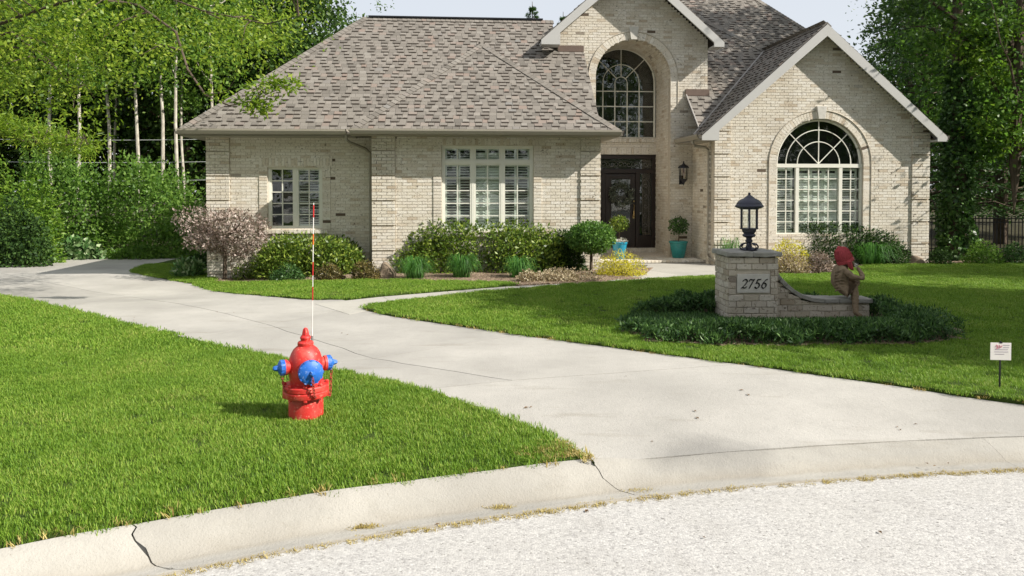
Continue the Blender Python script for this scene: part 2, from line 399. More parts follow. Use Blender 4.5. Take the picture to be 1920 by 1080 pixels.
# ground base below everything
def gz(x, y):
    near = sm((y - 21.5) / 2.5) * 1.0
    far = sm((abs(x) - 26) / 4)
    k = max(near, far if y > 9 else 0)
    if x < -6: k = max(k, sm((y - 20.5) / 2))
    return tz(x, y) - .45 * (1 - k) - .02 + (.10 * math.sin(x * .9 + y * .5) * math.sin(y * .7) * sm((y - 24) / 4))
mb = MB(); xs = [-400, -200, -100, -60] + [i * 1.0 for i in range(-40, 41)] + [60, 100, 200, 400]; ys = [-400, -200, -100, -60, -30, -10] + [i * 1.0 for i in range(-5, 56)] + [70, 100, 200, 400]
vs = [(x, y, gz(x, y)) for y in ys for x in xs]; nx = len(xs)
mb.add(vs, [(j*nx+i, j*nx+i+1, (j+1)*nx+i+1, (j+1)*nx+i) for j in range(len(ys)-1) for i in range(nx-1)])
mb.build('ground', M['soil'], smooth=True, kind='structure')

# driveway slabs (they run a little way under the lawns)
def dz(x, y):
    return tz(x, y) - .045 * (1 - sm((cdist(x, y) - CW) / 1.6)) if y < 8 else tz(x, y)
drive = bpy.data.objects.new('driveway', None); link(drive, kind='structure')
def W2(l): return [at(*p) for p in l]
ap = []
for i in range(30):
    s = s_of_x(.35) + (s_of_x(8.3) - s_of_x(.35)) * i / 29; q, nn = cpt(s); q = q + nn * (CW + .008); ap.append((q.x, q.y))
r1 = W2([(740, 735), (960, 713), (1160, 700), (1420, 680)])
def jagline(a, b, n=8, w=.02): return [(a[0]+(b[0]-a[0])*i/n + (rnd.uniform(-w, w) if 0 < i < n else 0), a[1]+(b[1]-a[1])*i/n + (rnd.uniform(-w, w) if 0 < i < n else 0)) for i in range(n+1)]
def gap(poly, g=.008):   # shrink a slab a little about its own centre line so that a joint stays open
    n = len(poly); A = sum(poly[i][0]*poly[(i+1)%n][1]-poly[(i+1)%n][0]*poly[i][1] for i in range(n)); sgn = 1 if A > 0 else -1
    out = []
    for i in range(n):
        a, b, c = Vector(poly[i-1]), Vector(poly[i]), Vector(poly[(i+1)%n])
        t = ((b-a).normalized() + (c-b).normalized())
        t = t.normalized() if t.length > 1e-6 else (b-a).normalized()
        nrm = Vector((-t.y, t.x)) * sgn; q = b + nrm * g; out.append((q.x, q.y))
    return out
def slab(poly, parent, mat, step=.3, g=.007, name='slab', zf=dz):
    return sheet(name, gap(poly, g), zf, step, .12, mat, parent)
rows = [W2(r) for r in ([(740, 735), (960, 713), (1420, 680)], [(520, 688), (700, 672), (1010, 622)], [(330, 640), (500, 608), (690, 572)],
        [(60, 582), (250, 557), (480, 540)], [(-330, 545), (0, 512), (330, 500)], [(-700, 520), (-60, 488), (430, 474)])]
slab(ap + [(8.6, 7.5), rows[0][2], rows[0][1], rows[0][0]], drive, M['drive'], .25, .006)
center = [jagline(a[1], b[1]) for a, b in zip(rows, rows[1:])]
for k, (a, b) in enumerate(zip(rows, rows[1:])):
    cl = center[k]
    slab([a[0]] + cl + [b[0]], drive, M['drive'], .35, .006 if k < 3 else .004)
    slab([a[2], b[2]] + cl[::-1], drive, M['drive'], .35, .006 if k < 3 else .004)
sheet('driveway_subbase', [(-30, 14), (.3, 5.5), (3, 6.0), (8.8, 6.5), (8.8, 8), (3, 15), (-6, 24), (-34, 25)], lambda x, y: dz(x, y) - .05, .8, 0, M['soil'], kind='structure')

# front walk: lower edge, upper edge
lo_e = W2([(655, 590), (760, 566), (970, 544.5), (1130, 532), (1260, 523), (1400, 517)])
up_e = W2([(590, 570), (700, 558), (970, 536), (1090, 530.5), (1190, 522), (1215, 497)])
def resample(pts, n):
    P = np.array(pts); d = np.concatenate([[0], np.cumsum(np.linalg.norm(np.diff(P, axis=0), axis=1))])
    t = np.linspace(0, d[-1], n); return [(np.interp(k, d, P[:, 0]), np.interp(k, d, P[:, 1])) for k in t]
walk = bpy.data.objects.new('front_walk', None); link(walk, kind='structure')
nA = 9; A, B_ = resample(lo_e, nA), resample(up_e, nA)
HY = R(4.5); HO = Vector((-3.36, 17.9, 0)); hu = Vector((math.cos(HY), math.sin(HY), 0)); hv = Vector((-math.sin(HY), math.cos(HY), 0))
def H(u, v, z=0.0): return HO + hu * u + hv * v + Vector((0, 0, z))
for i in range(nA - 1):
    slab([A[i], A[i+1], B_[i+1], B_[i]], walk, M['walk'], .4, .006, zf=lambda x, y: tz(x, y) + .004)
q0, q1 = H(5.7, 1.66), H(8.9, 1.66)
slab([A[-1], (q1.x, q1.y), (q0.x, q0.y), B_[-1]], walk, M['walk'], .4, .006, zf=lambda x, y: tz(x, y) + .004)

# lawns
curb_edge = [(lambda t: (t[0].x + t[1].x * (CW + .02), t[0].y + t[1].y * (CW + .02)))(cpt(s_of_x(-12.5) + (s_of_x(.66) - s_of_x(-12.5)) * i / 60)) for i in range(61)]
left_edge = smooth_line(W2([(1118, 868), (1000, 806), (860, 756), (700, 712), (500, 671), (300, 626), (100, 579), (0, 553), (-300, 520), (-700, 492)]), 2)
lawnL = curb_edge[::-1][1:] and (left_edge + [(-26, 19), (-26, 6)] + curb_edge)
curbR = [(lambda t: (t[0].x + t[1].x * (CW + .02), t[0].y + t[1].y * (CW + .02)))(cpt(s_of_x(7.9) + (s_of_x(29) - s_of_x(7.9)) * i / 30)) for i in range(31)]
right_edge = smooth_line(W2([(2480, 800), (1920, 757), (1600, 712), (1300, 672), (1000, 632), (800, 603), (715, 590), (682, 580)]), 2)
walk_edge = smooth_line(W2([(690, 575), (760, 565), (970, 543), (1130, 531), (1260, 522.5), (1400, 516)]), 2)
bed_edge = W2([(1440, 516), (1520, 515), (1570, 513), (1620, 500), (1700, 497), (1760, 497), (1920, 496)])
lawnR = right_edge + walk_edge + bed_edge + [(30, 19.5)] + curbR[::-1]
patch = smooth_line(W2([(366, 535), (440, 551), (560, 563), (640, 562)]), 2) + smooth_line(W2([(700, 556), (850, 545), (968, 534)]), 2) + W2([(940, 530), (800, 528), (600, 529), (460, 530), (380, 531)])
island = smooth_line(W2([(250, 508), (262, 500), (300, 494), (345, 484)]), 2) + W2([(400, 484), (400, 530)]) + smooth_line(W2([(372, 534), (320, 526), (275, 517), (250, 511)]), 2)
def lz(x, y): return tz(x, y) + .028 + .008 * math.sin(x * 2.1) * math.sin(y * 1.7)
def lzc(x, y):  # rounds over where the lawn meets the curb
    return lz(x, y) - .03 * (1 - sm((cdist(x, y) - CW - .02) / .25)) if y < 7.5 else lz(x, y)
LAWNS = []
for poly, lab in ((lawnL, 0), (lawnR, 1), (patch, 2), (island, 3)):
    o = sheet('lawn', poly, lzc, .22, .10, M['turf'], wob=.012, kind='structure'); LAWNS.append(poly)
# planting beds
bedL = W2([(372, 536), (500, 531), (700, 530), (860, 530), (985, 533), (1100, 532), (1200, 523), (1225, 502)]) + [tuple(H(5.7, .05)[:2]), tuple(H(-4.3, .8)[:2]), tuple(H(-5.2, 1.6)[:2])] + W2([(300, 492), (330, 520)])
sheet('planting_bed', bedL, lambda x, y: tz(x, y) + .012 + .02 * math.sin(x * 5) * math.sin(y * 4), .3, .1, M['mulch'], kind='structure')
bedR = W2([(1395, 519), (1440, 517.5), (1520, 516.5), (1570, 514.5), (1620, 501), (1700, 498), (1762, 498), (1935, 497)]) + [(16, 24), tuple(H(14.75, 1.6)[:2]), tuple(H(8.9, 1.2)[:2])]
sheet('planting_bed', bedR, lambda x, y: tz(x, y) + .012 + .02 * math.sin(x * 5) * math.sin(y * 4), .3, .1, M['mulch'], kind='structure')
signbed = [(x+.09*math.sin(i*1.9)+.05*math.sin(i*4.3), y+.07*math.sin(i*2.7+1)) for i, (x, y) in enumerate(smooth_line(W2([(1172, 604), (1230, 582), (1340, 574), (1520, 590), (1640, 582), (1760, 607), (1812, 634), (1770, 648), (1500, 654), (1250, 650), (1180, 632), (1172, 604)]), 2)[:-1])]
sheet('planting_bed', signbed, lambda x, y: lz(x, y) + .012, .2, .08, M['mulch'], kind='structure')

# ------------------------------------------------------------------ grass
def quad_mesh(name, V, mat):     # V: (n,4,3)
    n = len(V); me = bpy.data.meshes.new(name); me.vertices.add(n * 4); me.loops.add(n * 4); me.polygons.add(n)
    me.vertices.foreach_set('co', V.reshape(-1).astype(np.float32))
    me.loops.foreach_set('vertex_index', np.arange(n * 4, dtype=np.int32)); me.polygons.foreach_set('loop_start', np.arange(0, n * 4, 4, dtype=np.int32))
    me.update(calc_edges=True); me.materials.append(mat); return me
def blades(n, rad, h, w, g, lean=.6, mat=None):
    a = g.uniform(0, 2*np.pi, n); r = rad * np.sqrt(g.uniform(0, 1, n)); P = np.stack([r*np.cos(a), r*np.sin(a), np.zeros(n) - .01], 1)
    b = g.uniform(0, 2*np.pi, n); L = h * g.uniform(.55, 1.15, n); t = g.uniform(.1, lean, n)
    d = np.stack([np.cos(b) * t, np.sin(b) * t, np.ones(n)], 1); d /= np.linalg.norm(d, axis=1)[:, None]
    s = np.stack([-np.sin(b), np.cos(b), np.zeros(n)], 1) * (w * g.uniform(.7, 1.2, n))[:, None]
    mid = P + d * (L * .55)[:, None]; tip = mid + (d + np.stack([np.cos(b), np.sin(b), -np.ones(n) * .3], 1) * .35) * (L * .5)[:, None]
    q1 = np.stack([P - s * .5, P + s * .5, mid + s * .45, mid - s * .45], 1); q2 = np.stack([mid - s * .45, mid + s * .45, tip + s * .05, tip - s * .05], 1)
    # one island per blade: share the middle edge
    V = np.concatenate([P - s*.5, P + s*.5, mid + s*.45, mid - s*.45, tip], 0); i = np.arange(n)
    F = [(k, k+n, k+2*n, k+3*n) for k in range(n)] + [(k+3*n, k+2*n, k+4*n) for k in range(n)]
    me = bpy.data.meshes.new('grass_tuft'); me.from_pydata(V.tolist(), [], F); me.materials.append(mat or M['grass']); return me
def tuft_col(name, k, *a, **kw):
    c = bpy.data.collections.new(name)
    for i in range(k):
        o = bpy.data.objects.new(name, blades(*a, np.random.default_rng(50 + i), **kw)); c.objects.link(o)
    return c
TUFT = tuft_col('tuft', 4, 60, .075, .040, .0048)
TUFTF = tuft_col('tuft_far', 3, 64, .13, .045, .0085)
def scatter(name, P, colln, smin, smax, **kw):
    me = bpy.data.meshes.new(name); me.from_pydata([tuple(p) for p in P], [], [])
    o = link(bpy.data.objects.new(name, me), **kw)
    ng = bpy.data.node_groups.new(name, 'GeometryNodeTree')
    ng.interface.new_socket('Geometry', in_out='INPUT', socket_type='NodeSocketGeometry'); ng.interface.new_socket('Geometry', in_out='OUTPUT', socket_type='NodeSocketGeometry')
    nn = ng.nodes; gi, go = nn.new('NodeGroupInput'), nn.new('NodeGroupOutput'); ip = nn.new('GeometryNodeInstanceOnPoints')
    ci = nn.new('GeometryNodeCollectionInfo'); ci.inputs[0].default_value = colln; ci.inputs[1].default_value = True; ci.inputs[2].default_value = True
    rv = nn.new('FunctionNodeRandomValue'); rv.data_type = 'FLOAT_VECTOR'; rv.inputs[0].default_value = (-.15, -.15, 0); rv.inputs[1].default_value = (.15, .15, 6.283)
    rs = nn.new('FunctionNodeRandomValue'); rs.data_type = 'FLOAT'; rs.inputs[2].default_value = smin; rs.inputs[3].default_value = smax
    ip.inputs['Pick Instance'].default_value = True
    L = ng.links.new; L(gi.outputs[0], ip.inputs['Points']); L(ci.outputs[0], ip.inputs['Instance']); L(rv.outputs[0], ip.inputs['Rotation']); L(rs.outputs[1], ip.inputs['Scale']); L(ip.outputs[0], go.inputs[0])
    md = o.modifiers.new('scatter', 'NODES'); md.node_group = ng; return o
def in_view(P, m=.4):
    k = P[:, 0] / np.maximum(P[:, 1], .1); return (P[:, 1] > 2.5) & (np.abs(k) < 960/1400 + m) 
def grass(poly, nper, ymin, ymax, colln, smin=.75, smax=1.25, cut=None):
    xs = [p[0] for p in poly]; x0, x1 = max(min(xs), -20), min(max(xs), 20)
    n = int((x1 - x0) * (ymax - ymin) * nper); P = np.stack([rng.uniform(x0, x1, n), rng.uniform(ymin, ymax, n)], 1)
    P = P[in_view(P)]; P = P[inside(P, poly)]
    if cut: P = P[~inside(P, cut)]
    return scatter('grass', [(x, y, lzc(x, y)) for x, y in P], colln, smin, smax, kind='stuff')
grass(lawnL, 380, 2.8, 8.5, TUFT); grass(lawnL, 130, 8.5, 24, TUFTF, .8, 1.2)
grass(lawnR, 260, 6, 9.5, TUFT, cut=signbed); grass(lawnR, 130, 9.5, 20, TUFTF, .7, 1.1, cut=signbed)
grass(patch, 130, 11, 18, TUFTF, .7, 1.1); grass(island, 120, 13, 22, TUFTF, .7, 1.1)
# dry grass in the gutter joint
TUFTD = tuft_col('tuft_dry', 3, 16, .03, .022, .004, lean=2.5, mat=M['dry'])
pts = []
for i in range(900):
    s = rnd.uniform(s_of_x(-2.6), s_of_x(5.5)); dens = .5 + .5 * math.sin(s * 3.1) * math.sin(s * 1.3 + 1)
    if rnd.random() > .25 + dens: continue
    q, nn = cpt(s); q = q + nn * rnd.gauss(-.012, .014); pts.append((q.x, q.y, -.122))
for (px, py, n) in ((678, 985, 26), (940, 949, 28), (1210, 918, 30)):
    x, y = at(px, py, -.135)
    for k in range(n): pts.append((x + rnd.gauss(0, .05), y + rnd.gauss(0, .012), -.138))
x, y = at(1080, 852)
for k in range(240):
    xx, yy = x + rnd.gauss(0, .15), y + rnd.gauss(.0, .08)
    if inside(np.array([(xx, yy)]), lawnL)[0]: pts.append((xx, yy, lzc(xx, yy)+.02))
scatter('dry_grass_clippings', pts, TUFTD, .6, 1.3, kind='stuff')
g_ = random.Random(4); mb = MB()
for px, py in [(1230,813),(1620,812),(1480,836),(1300,770),(980,760),(640,628),(420,585),(1700,790),(1150,700),(1400,740),(1760,850),(1100,960),(820,985),(1650,1000),(1320,1010),(250,600)]:
    for k in range(g_.choice((1,1,2,3))):
        x, y = at(px+g_.gauss(0,14), py+g_.gauss(0,4)); z = (dz(x, y) if cdist(x, y) > .6 else -.1)+.006
        if py > 900: x, y = at(px, py, -.13); z = -.122
        a = g_.uniform(0, 6.28); l = g_.uniform(.012, .028); d = Vector((math.cos(a), math.sin(a), 0))*l; n_ = Vector((-d.y, d.x, 0))*.5; c = Vector((x, y, z))
        mb.add([c-d, c+n_+Vector((0,0,.006)), c+d, c-n_+Vector((0,0,.004))], [(0,1,2,3)])
mb.build('leaf_litter', plain('dry_leaf', (.16,.10,.05), .8), kind='stuff')
TUFTE = tuft_col('tuft_edge', 2, 20, .06, .05, .006, lean=1.3, mat=M['dry'])
pts = []
for poly, k in ((left_edge[:len(left_edge)//2], .22), (right_edge, .3), (curb_edge[25:], .35)):
    for a, b in zip(poly, poly[1:]):
        for _ in range(max(1, int(math.dist(a, b) / .05))):
            t = rnd.random()
            if rnd.random() < k: pts.append((a[0]+(b[0]-a[0])*t + rnd.gauss(0, .02), a[1]+(b[1]-a[1])*t + rnd.gauss(0, .02), lz(a[0], a[1]) - .02))
scatter('dry_grass_edging', pts, TUFTE, .6, 1.1, kind='stuff')

# ------------------------------------------------------------------ the house
house = thing('house', 'cream brick house with steep shingled roofs and arched windows behind the lawn', 'house', HO, HY)
HW = Matrix.Translation(HO) @ Matrix.Rotation(HY, 4, 'Z')
CH = .075
bricks = []            # (centre local, size, P-frame) collected for the whole house
def frame_front(V): return lambda s, z, d: Vector((s, V - d, z))
def frame_left(U): return lambda s, z, d: Vector((U - d, s, z))
def frame_right(U): return lambda s, z, d: Vector((U + d, s, z))
back = MB(); loose = MB(); whole = []
def pbox(mb, P, s0, s1, z0, z1, d0, d1):
    vs = [P(s0, z0, d1), P(s1, z0, d1), P(s1, z0, d0), P(s0, z0, d0), P(s0, z1, d1), P(s1, z1, d1), P(s1, z1, d0), P(s0, z1, d0)]
    mb.add(vs, [(0,3,2,1),(4,5,6,7),(0,1,5,4),(1,2,6,5),(2,3,7,6),(3,0,4,7)])
def minus(iv, holes):
    for h0, h1 in holes:
        o = []
        for a, b in iv:
            if h1 <= a or h0 >= b: o.append((a, b)); continue
            if a < h0: o.append((a, h0))
            if b > h1: o.append((h1, b))
        iv = o
    return iv
def wall(P, span, z0, z1, holes=lambda z: [], quoins=(), BL=.24, singles=False, thick=.2):
    k0 = int(math.floor(z0 / CH)); k1 = int(math.ceil(z1 / CH))
    for k in range(k0, k1):
        a, b = k * CH, (k + 1) * CH; zm = (a + b) / 2
        iv = minus([span(zm)] if span(zm)[1] > span(zm)[0] else [], holes(zm))
        for i0, i1 in iv:
            pbox(back, P, i0 + .002, i1 - .002, a, b, -thick, 0)
            s = math.floor(i0 / BL) * BL + (BL / 2 if k % 2 else 0) - BL
            while s < i1:
                pieces = [(max(s, i0), min(s + BL, i1))]
                for q0, q1 in quoins:
                    for qe in (q0, q1): pieces = [x for a_, b_ in pieces for x in ([(a_, qe), (qe, b_)] if a_ + .01 < qe < b_ - .01 else [(a_, b_)])]
                for c0, c1 in pieces:
                    c0 += .005; c1 -= .005
                    if c1 - c0 < .02: continue
                    d = .008 + rnd.random() * .005; zlo = a + .005
                    for q0, q1 in quoins:
                        if q0 <= (c0 + c1) / 2 <= q1: d += .042; zlo = a + (.034 if k % 8 == 5 else .005)
                    full = abs((c1 - c0) - (BL - .01)) < 1e-4
                    if singles and full and zm > .62 and zlo < a + .01: whole.append((P, (c0 + c1) / 2, zm, d, BL - .01))
                    else: pbox(loose, P, c0, c1, zlo, b - .005, -.01, d)
                s += BL
def rect(u0, u1, z0, z1): return lambda z: [(u0, u1)] if z0 < z < z1 else []
def archhole(c, r, zs, zb):
    def f(z):
        if z < zb or z > zs + r: return []
        w = r if z < zs else math.sqrt(max(0, r*r - (z-zs)**2))
        return [(c - w, c + w)]
    return f
ring = MB()
def arch_ring(P, c, zs, r0, r1, zlow, d=.035, step=.078):
    n = int(math.pi * (r0 + r1) / 2 / step)
    for i in range(n):
        a0, a1 = math.pi * i / n + .003, math.pi * (i + 1) / n - .003
        if abs((a0 + a1) / 2 - math.pi / 2) < .09: continue
        dd = d + rnd.random() * .004
        q = [(r0, a0), (r1, a0), (r1, a1), (r0, a1)]
        vs = [P(c + r*math.cos(a), zs + r*math.sin(a), t) for t in (-.02, dd) for r, a in q]
        ring.add(vs, [(0,3,2,1),(4,5,6,7),(0,1,5,4),(1,2,6,5),(2,3,7,6),(3,0,4,7)])
    # thin outer lip and smooth reveal
    z = zs - .002
    while z > zlow:
        for sg in (-1, 1):
            x0, x1 = sorted((c + sg * r0, c + sg * r1)); pbox(ring, P, x0, x1, z - step + .006, z, -.02, d + rnd.random() * .004)
        z -= step
def lip(mb, P, c, zs, r, zlow, w=.03, d=.06):
    pts = [P(c + r, zlow, d - w/2)] + [P(c + r*math.cos(math.pi*i/40), zs + r*math.sin(math.pi*i/40), d - w/2) for i in range(41)] + [P(c - r, zlow, d - w/2)]
    mb.tube(pts, w * .6, 6)

# walls of the front block, the set back wing, the garden gable, the entry tower and the porch inside its arch
BU1, BV, WV, WU0, GV, GU0, GU1, TV, TU0, TU1, DV = 5.55, 0, .67, -4.06, 1.1, 8.79, 14.73, 2.85, 4.88, 9.21, 4.35
BW, WW = (1.67, 3.89, .83, 2.93), (-2.60, -1.28, .88, 2.435)
GC, GR, GS, GB = 11.69, 1.2, 2.55, .66
TC, TR, TS = 7.05, 1.08, 5.04
GM, GK, GH, TM, TK, TH = 11.66, .876, 3.3, 6.93, .88, 2.53     # middle, slope and half span of the two front gables
grake = lambda u: 6.18 - GK * abs(u - GM)
trake = lambda u: 8.25 - TK * abs(u - TM)
wall(frame_front(BV), lambda z: (0, BU1), -.6, 3.14, rect(*BW), ((0, .56), (BU1 - .5, BU1)), singles=True)
wall(frame_front(WV), lambda z: (WU0, -.002), -.7, 3.14, rect(*WW), ((WU0, WU0 + .56),))
wall(frame_left(WU0), lambda z: (WV + .2, 8), -.7, 3.14)
wall(frame_left(0), lambda z: (.2, WV), -.7, 3.14)
wall(frame_right(BU1), lambda z: (.2, 4.3), -.6, 3.14)
gspan = lambda z: (max(GU0, GM - (6.08 - z) / GK), min(GU1, GM + (6.08 - z) / GK)) if z < 6.05 else (0, 0)
wall(frame_front(GV), gspan, -.6, 6.05, archhole(GC, GR, GS, GB), ((GU0, GU0 + .44), (GU1 - .5, GU1)))
wall(frame_left(GU0), lambda z: (GV + .2, TV), -.6, 3.14, quoins=((GV, GV + .3),))
wall(frame_right(GU1), lambda z: (GV + .2, 8), -.6, 3.3)
tspan = lambda z: (max(TU0, TM - (8.15 - z) / TK), min(TU1, TM + (8.15 - z) / TK)) if z < 8.1 else (0, 0)
wall(frame_front(TV), lambda z: tspan(z) if z > 3.0 else (BU1, GU0), -.4, 8.1, archhole(TC, TR, TS, -1))
wall(frame_left(TU0), lambda z: (TV + .2, 7.5), 4.9, 6.3); wall(frame_right(TU1), lambda z: (TV + .2, 7.5), 3.8, 6.3)
wall(frame_left(TC + TR), lambda z: (TV + .2, DV), -.2, TS); wall(frame_right(TC - TR), lambda z: (TV + .2, DV), -.2, TS)
wall(frame_front(DV), lambda z: (TC - TR, TC + TR), -.2, 3.41, rect(TC - TR, TC + TR, .06, 2.92))
for j in range(30):    # vault of the porch
    a0, a1 = math.pi*j/30 + .003, math.pi*(j+1)/30 - .003
    for i in range(6):
        v0 = TV + .02 + i*.25 + (.12 if j % 2 else 0); v1 = min(v0 + .24, DV)
        if v1 <= v0: continue
        r0, r1 = TR - .004*rnd.random(), TR + .05
        vs = [(TC + r*math.cos(a), v, TS + r*math.sin(a)) for v in (v0, v1) for r, a in ((r0,a0),(r1,a0),(r1,a1),(r0,a1))]
        loose.add(vs, [(0,3,2,1),(4,5,6,7),(0,1,5,4),(1,2,6,5),(2,3,7,6),(3,0,4,7)])
vs = [(TC + (TR+.03)*math.cos(math.pi*i/30), v, TS + (TR+.03)*math.sin(math.pi*i/30)) for v in (TV, DV) for i in range(31)]
back.add(vs, [(i, i+1, i+32, i+31) for i in range(30)])
P = frame_front(TV); arch_ring(P, TC, TS, TR, TR + .2, 4.3, .014)
P2_ = frame_front(GV); arch_ring(P2_, GC, GS, GR, GR + .2, -.3, .014)
lps = [MB(), MB()]; lip(lps[0], P, TC, TS, TR + .21, 4.25, .02, .035); lip(lps[1], P2_, GC, GS, GR + .21, -.3, .02, .035)
# soldier courses and raised side bands about the two square windows, sills
for (u0, u1, z0, z1), V, top in ((BW, BV, .16), (WW, WV, .20)):
    P = frame_front(V); s = u0 - .2
    while s < u1 + .2:
        pbox(ring, P, s + .004, s + .073, z1 + .006, z1 + top - .005, -.01, .030 + rnd.random()*.004); s += .077
    for a in (u0 - .2, u1 + .01):
        z = z0
        while z < z1 - .02: pbox(ring, P, a, a + .19, z + .005, z + .07, -.01, .028 + rnd.random()*.004); z += .075
    s = u0 - .12
    while s < u1 + .1: pbox(ring, P, s + .003, s + .100, z0 - .10, z0 - .012, -.05, .075); s += .105
    lip_ = MB()
# the band over the front door
s = TC - TR
while s < TC + TR - .05:
    pbox(ring, frame_front(DV), s + .004, s + .073, 2.93, 3.14, -.01, .035); pbox(ring, frame_front(DV), s + .004, s + .073, 3.30, 3.405, -.01, .06)
    pbox(ring, frame_front(DV), s + .004, s + .073, -.08, .055, -.01, .10); s += .077
back.build('brick_wall', M['mortar'], house, recalc=False)
whole.sort(key=lambda w: (w[2] > 2.9, abs(w[1] - 2.6) < 0, -w[2]))
bmesh_full = MB().box(-.115, .115, -.02, 0, -.0325, .0325).mesh('brick', M['brick'])
cnt = 0
for P, s, z, d, L in whole:
    if cnt < 290:
        o = link(bpy.data.objects.new('brick', bmesh_full), house); q = P(s, z, d); o.location = q; cnt += 1
        o.location.y += .02 - .02
        o.rotation_euler = (0, 0, 0)
    else: pbox(loose, P, s - L/2, s + L/2, z - CH/2 + .005, z + CH/2 - .005, -.01, d)
# single bricks are 2 cm deep and sit with their face proud of the mortar
for o in house.children:
    if o.name.startswith('brick') and o.data == bmesh_full: o.location.y += .02
loose.build('brickwork', M['brick'], house, recalc=False, kind='stuff')
ring.build('soldier_bricks', M['brick'], house, recalc=False, kind='stuff')
for lp in lps: lp.build('arch_lip', M['mortar'], house, smooth=True)
def keystone(P, c, z0, z1, w0, w1, d):
    vs = [P(c-w0, z0, -.02), P(c+w0, z0, -.02), P(c+w1, z1, -.02), P(c-w1, z1, -.02), P(c-w0, z0, d), P(c+w0, z0, d), P(c+w1, z1, d), P(c-w1, z1, d)]
    MB().add(vs, [(0,3,2,1),(4,5,6,7),(0,1,5,4),(1,2,6,5),(2,3,7,6),(3,0,4,7)]).build('keystone', M['stone'], house, bev=.008)
keystone(frame_front(TV), TC, TS + TR - .02, TS + TR + .34, .09, .14, .08)
keystone(frame_front(GV), GC, GS + GR - .02, GS + GR + .32, .09, .14, .08)

# roofs -------------------------------------------------------------
shing = []; caps = MB(); flash = MB()
def roof(pts, name='roof', shingles=True, expo=.15, thick=.06, mat=None):
    pts = [Vector(p) for p in pts]
    n = Vector((0, 0, 0))
    for i in range(len(pts)): n += pts[i].cross(pts[(i+1) % len(pts)])
    n.normalize()
    if n.z < 0: n = -n; pts = pts[::-1]
    e = Vector((n.y, -n.x, 0)).normalized(); w = n.cross(e)
    if w.z < 0: w = -w; e = -e
    k = len(pts)
    MB().add(pts + [p - n * thick for p in pts], [tuple(range(k)), tuple(range(k, 2*k))[::-1]] + [(i, i+k, (i+1) % k + k, (i+1) % k) for i in range(k)]).build(name, mat or M['deck'], house)
    if not shingles: return
    o = pts[0]; q = [((p-o).dot(e), (p-o).dot(w)) for p in pts]; t0 = min(b for a, b in q); t1 = max(b for a, b in q)
    r = 0
    while t0 + r*expo < t1 - .02:
        ta = t0 + r*expo; tm = min(ta + expo*.5, t1 - .01); xs = []
        for i in range(k):
            (a0, b0), (a1, b1) = q[i], q[(i+1) % k]
            if (b0 > tm) != (b1 > tm): xs.append(a0 + (a1-a0)*(tm-b0)/(b1-b0))
        xs.sort()
        for x0, x1 in zip(xs[::2], xs[1::2]):
            s = x0 - rnd.uniform(0, .3); thickrun = False
            while s < x1:
                wd = rnd.uniform(.12, .22); c0, c1 = max(s, x0), min(s + wd, x1)
                thickrun = (not thickrun) if rnd.random() < .88 else thickrun
                if c1 - c0 > .02: shing.append((o, e, w, n, c0, c1, ta - .012, ta + expo + .015, .023 if thickrun else .009))
                s += wd
        r += 1
def shingle_geo(mb, sh):
    o, e, w, n, c0, c1, a, b, h = sh; g = .003
    p = lambda s, t, k: o + e*s + w*t + n*k
    vs = [p(c0+g, a, 0), p(c1-g, a, 0), p(c1-g, b, 0), p(c0+g, b, 0), p(c0+g, a, h), p(c1-g, a, h), p(c1-g, b, .005), p(c0+g, b, .005)]
    mb.add(vs, [(4,5,6,7),(0,1,5,4),(1,2,6,5),(2,3,7,6),(3,0,4,7)])
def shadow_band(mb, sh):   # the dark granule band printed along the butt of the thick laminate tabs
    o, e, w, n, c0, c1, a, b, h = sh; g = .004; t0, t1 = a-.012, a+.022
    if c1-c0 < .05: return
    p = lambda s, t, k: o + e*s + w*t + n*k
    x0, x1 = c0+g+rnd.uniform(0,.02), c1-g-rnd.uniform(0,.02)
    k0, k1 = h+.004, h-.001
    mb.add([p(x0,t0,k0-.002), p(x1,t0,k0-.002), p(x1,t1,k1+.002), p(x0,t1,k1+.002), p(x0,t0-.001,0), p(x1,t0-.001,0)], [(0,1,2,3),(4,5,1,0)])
def cap_line(p0, p1, n1, n2, wdt=.14, lift=.022):
    p0, p1 = Vector(p0), Vector(p1); d = (p1-p0).normalized(); L = (p1-p0).length; n1, n2 = Vector(n1).normalized(), Vector(n2).normalized()
    a, b = n1.cross(d).normalized(), n2.cross(d).normalized()
    if a.dot(n2) > 0: a = -a
    if b.dot(n1) > 0: b = -b
    up = (n1+n2).normalized(); t = 0
    while t < L:
        e = min(t + .2, L + .02); q0, q1 = p0 + d*t, p0 + d*e; x, y = lift+.014, lift
        vs = [q0+a*wdt+n1*x, q0+up*(x+.012), q0+b*wdt+n2*x, q1+a*wdt+n1*y, q1+up*(y+.012), q1+b*wdt+n2*y, q0+a*wdt, q0+b*wdt, q0, q1+a*wdt, q1+b*wdt]
        caps.add(vs, [(0,1,4,3),(1,2,5,4),(0,6,8,1),(1,8,7,2),(0,3,9,6),(2,7,10,5)]); t += .14
ez, az = 3.29, .92
# main left roof
rz = ez + 3.86*az
roof([(-4.5,.17,ez),(5.62,.17,ez),(5.62,2.85,ez+2.68*az),(4.88,2.85,ez+2.68*az),(4.88,4.03,rz),(-.64,4.03,rz)])
roof([(-4.5,.17,ez),(-.64,4.03,rz),(-4.5,7.89,ez)]); roof([(-.64,4.03,rz),(4.88,4.03,rz),(4.88,7.89,ez),(-4.5,7.89,ez)])
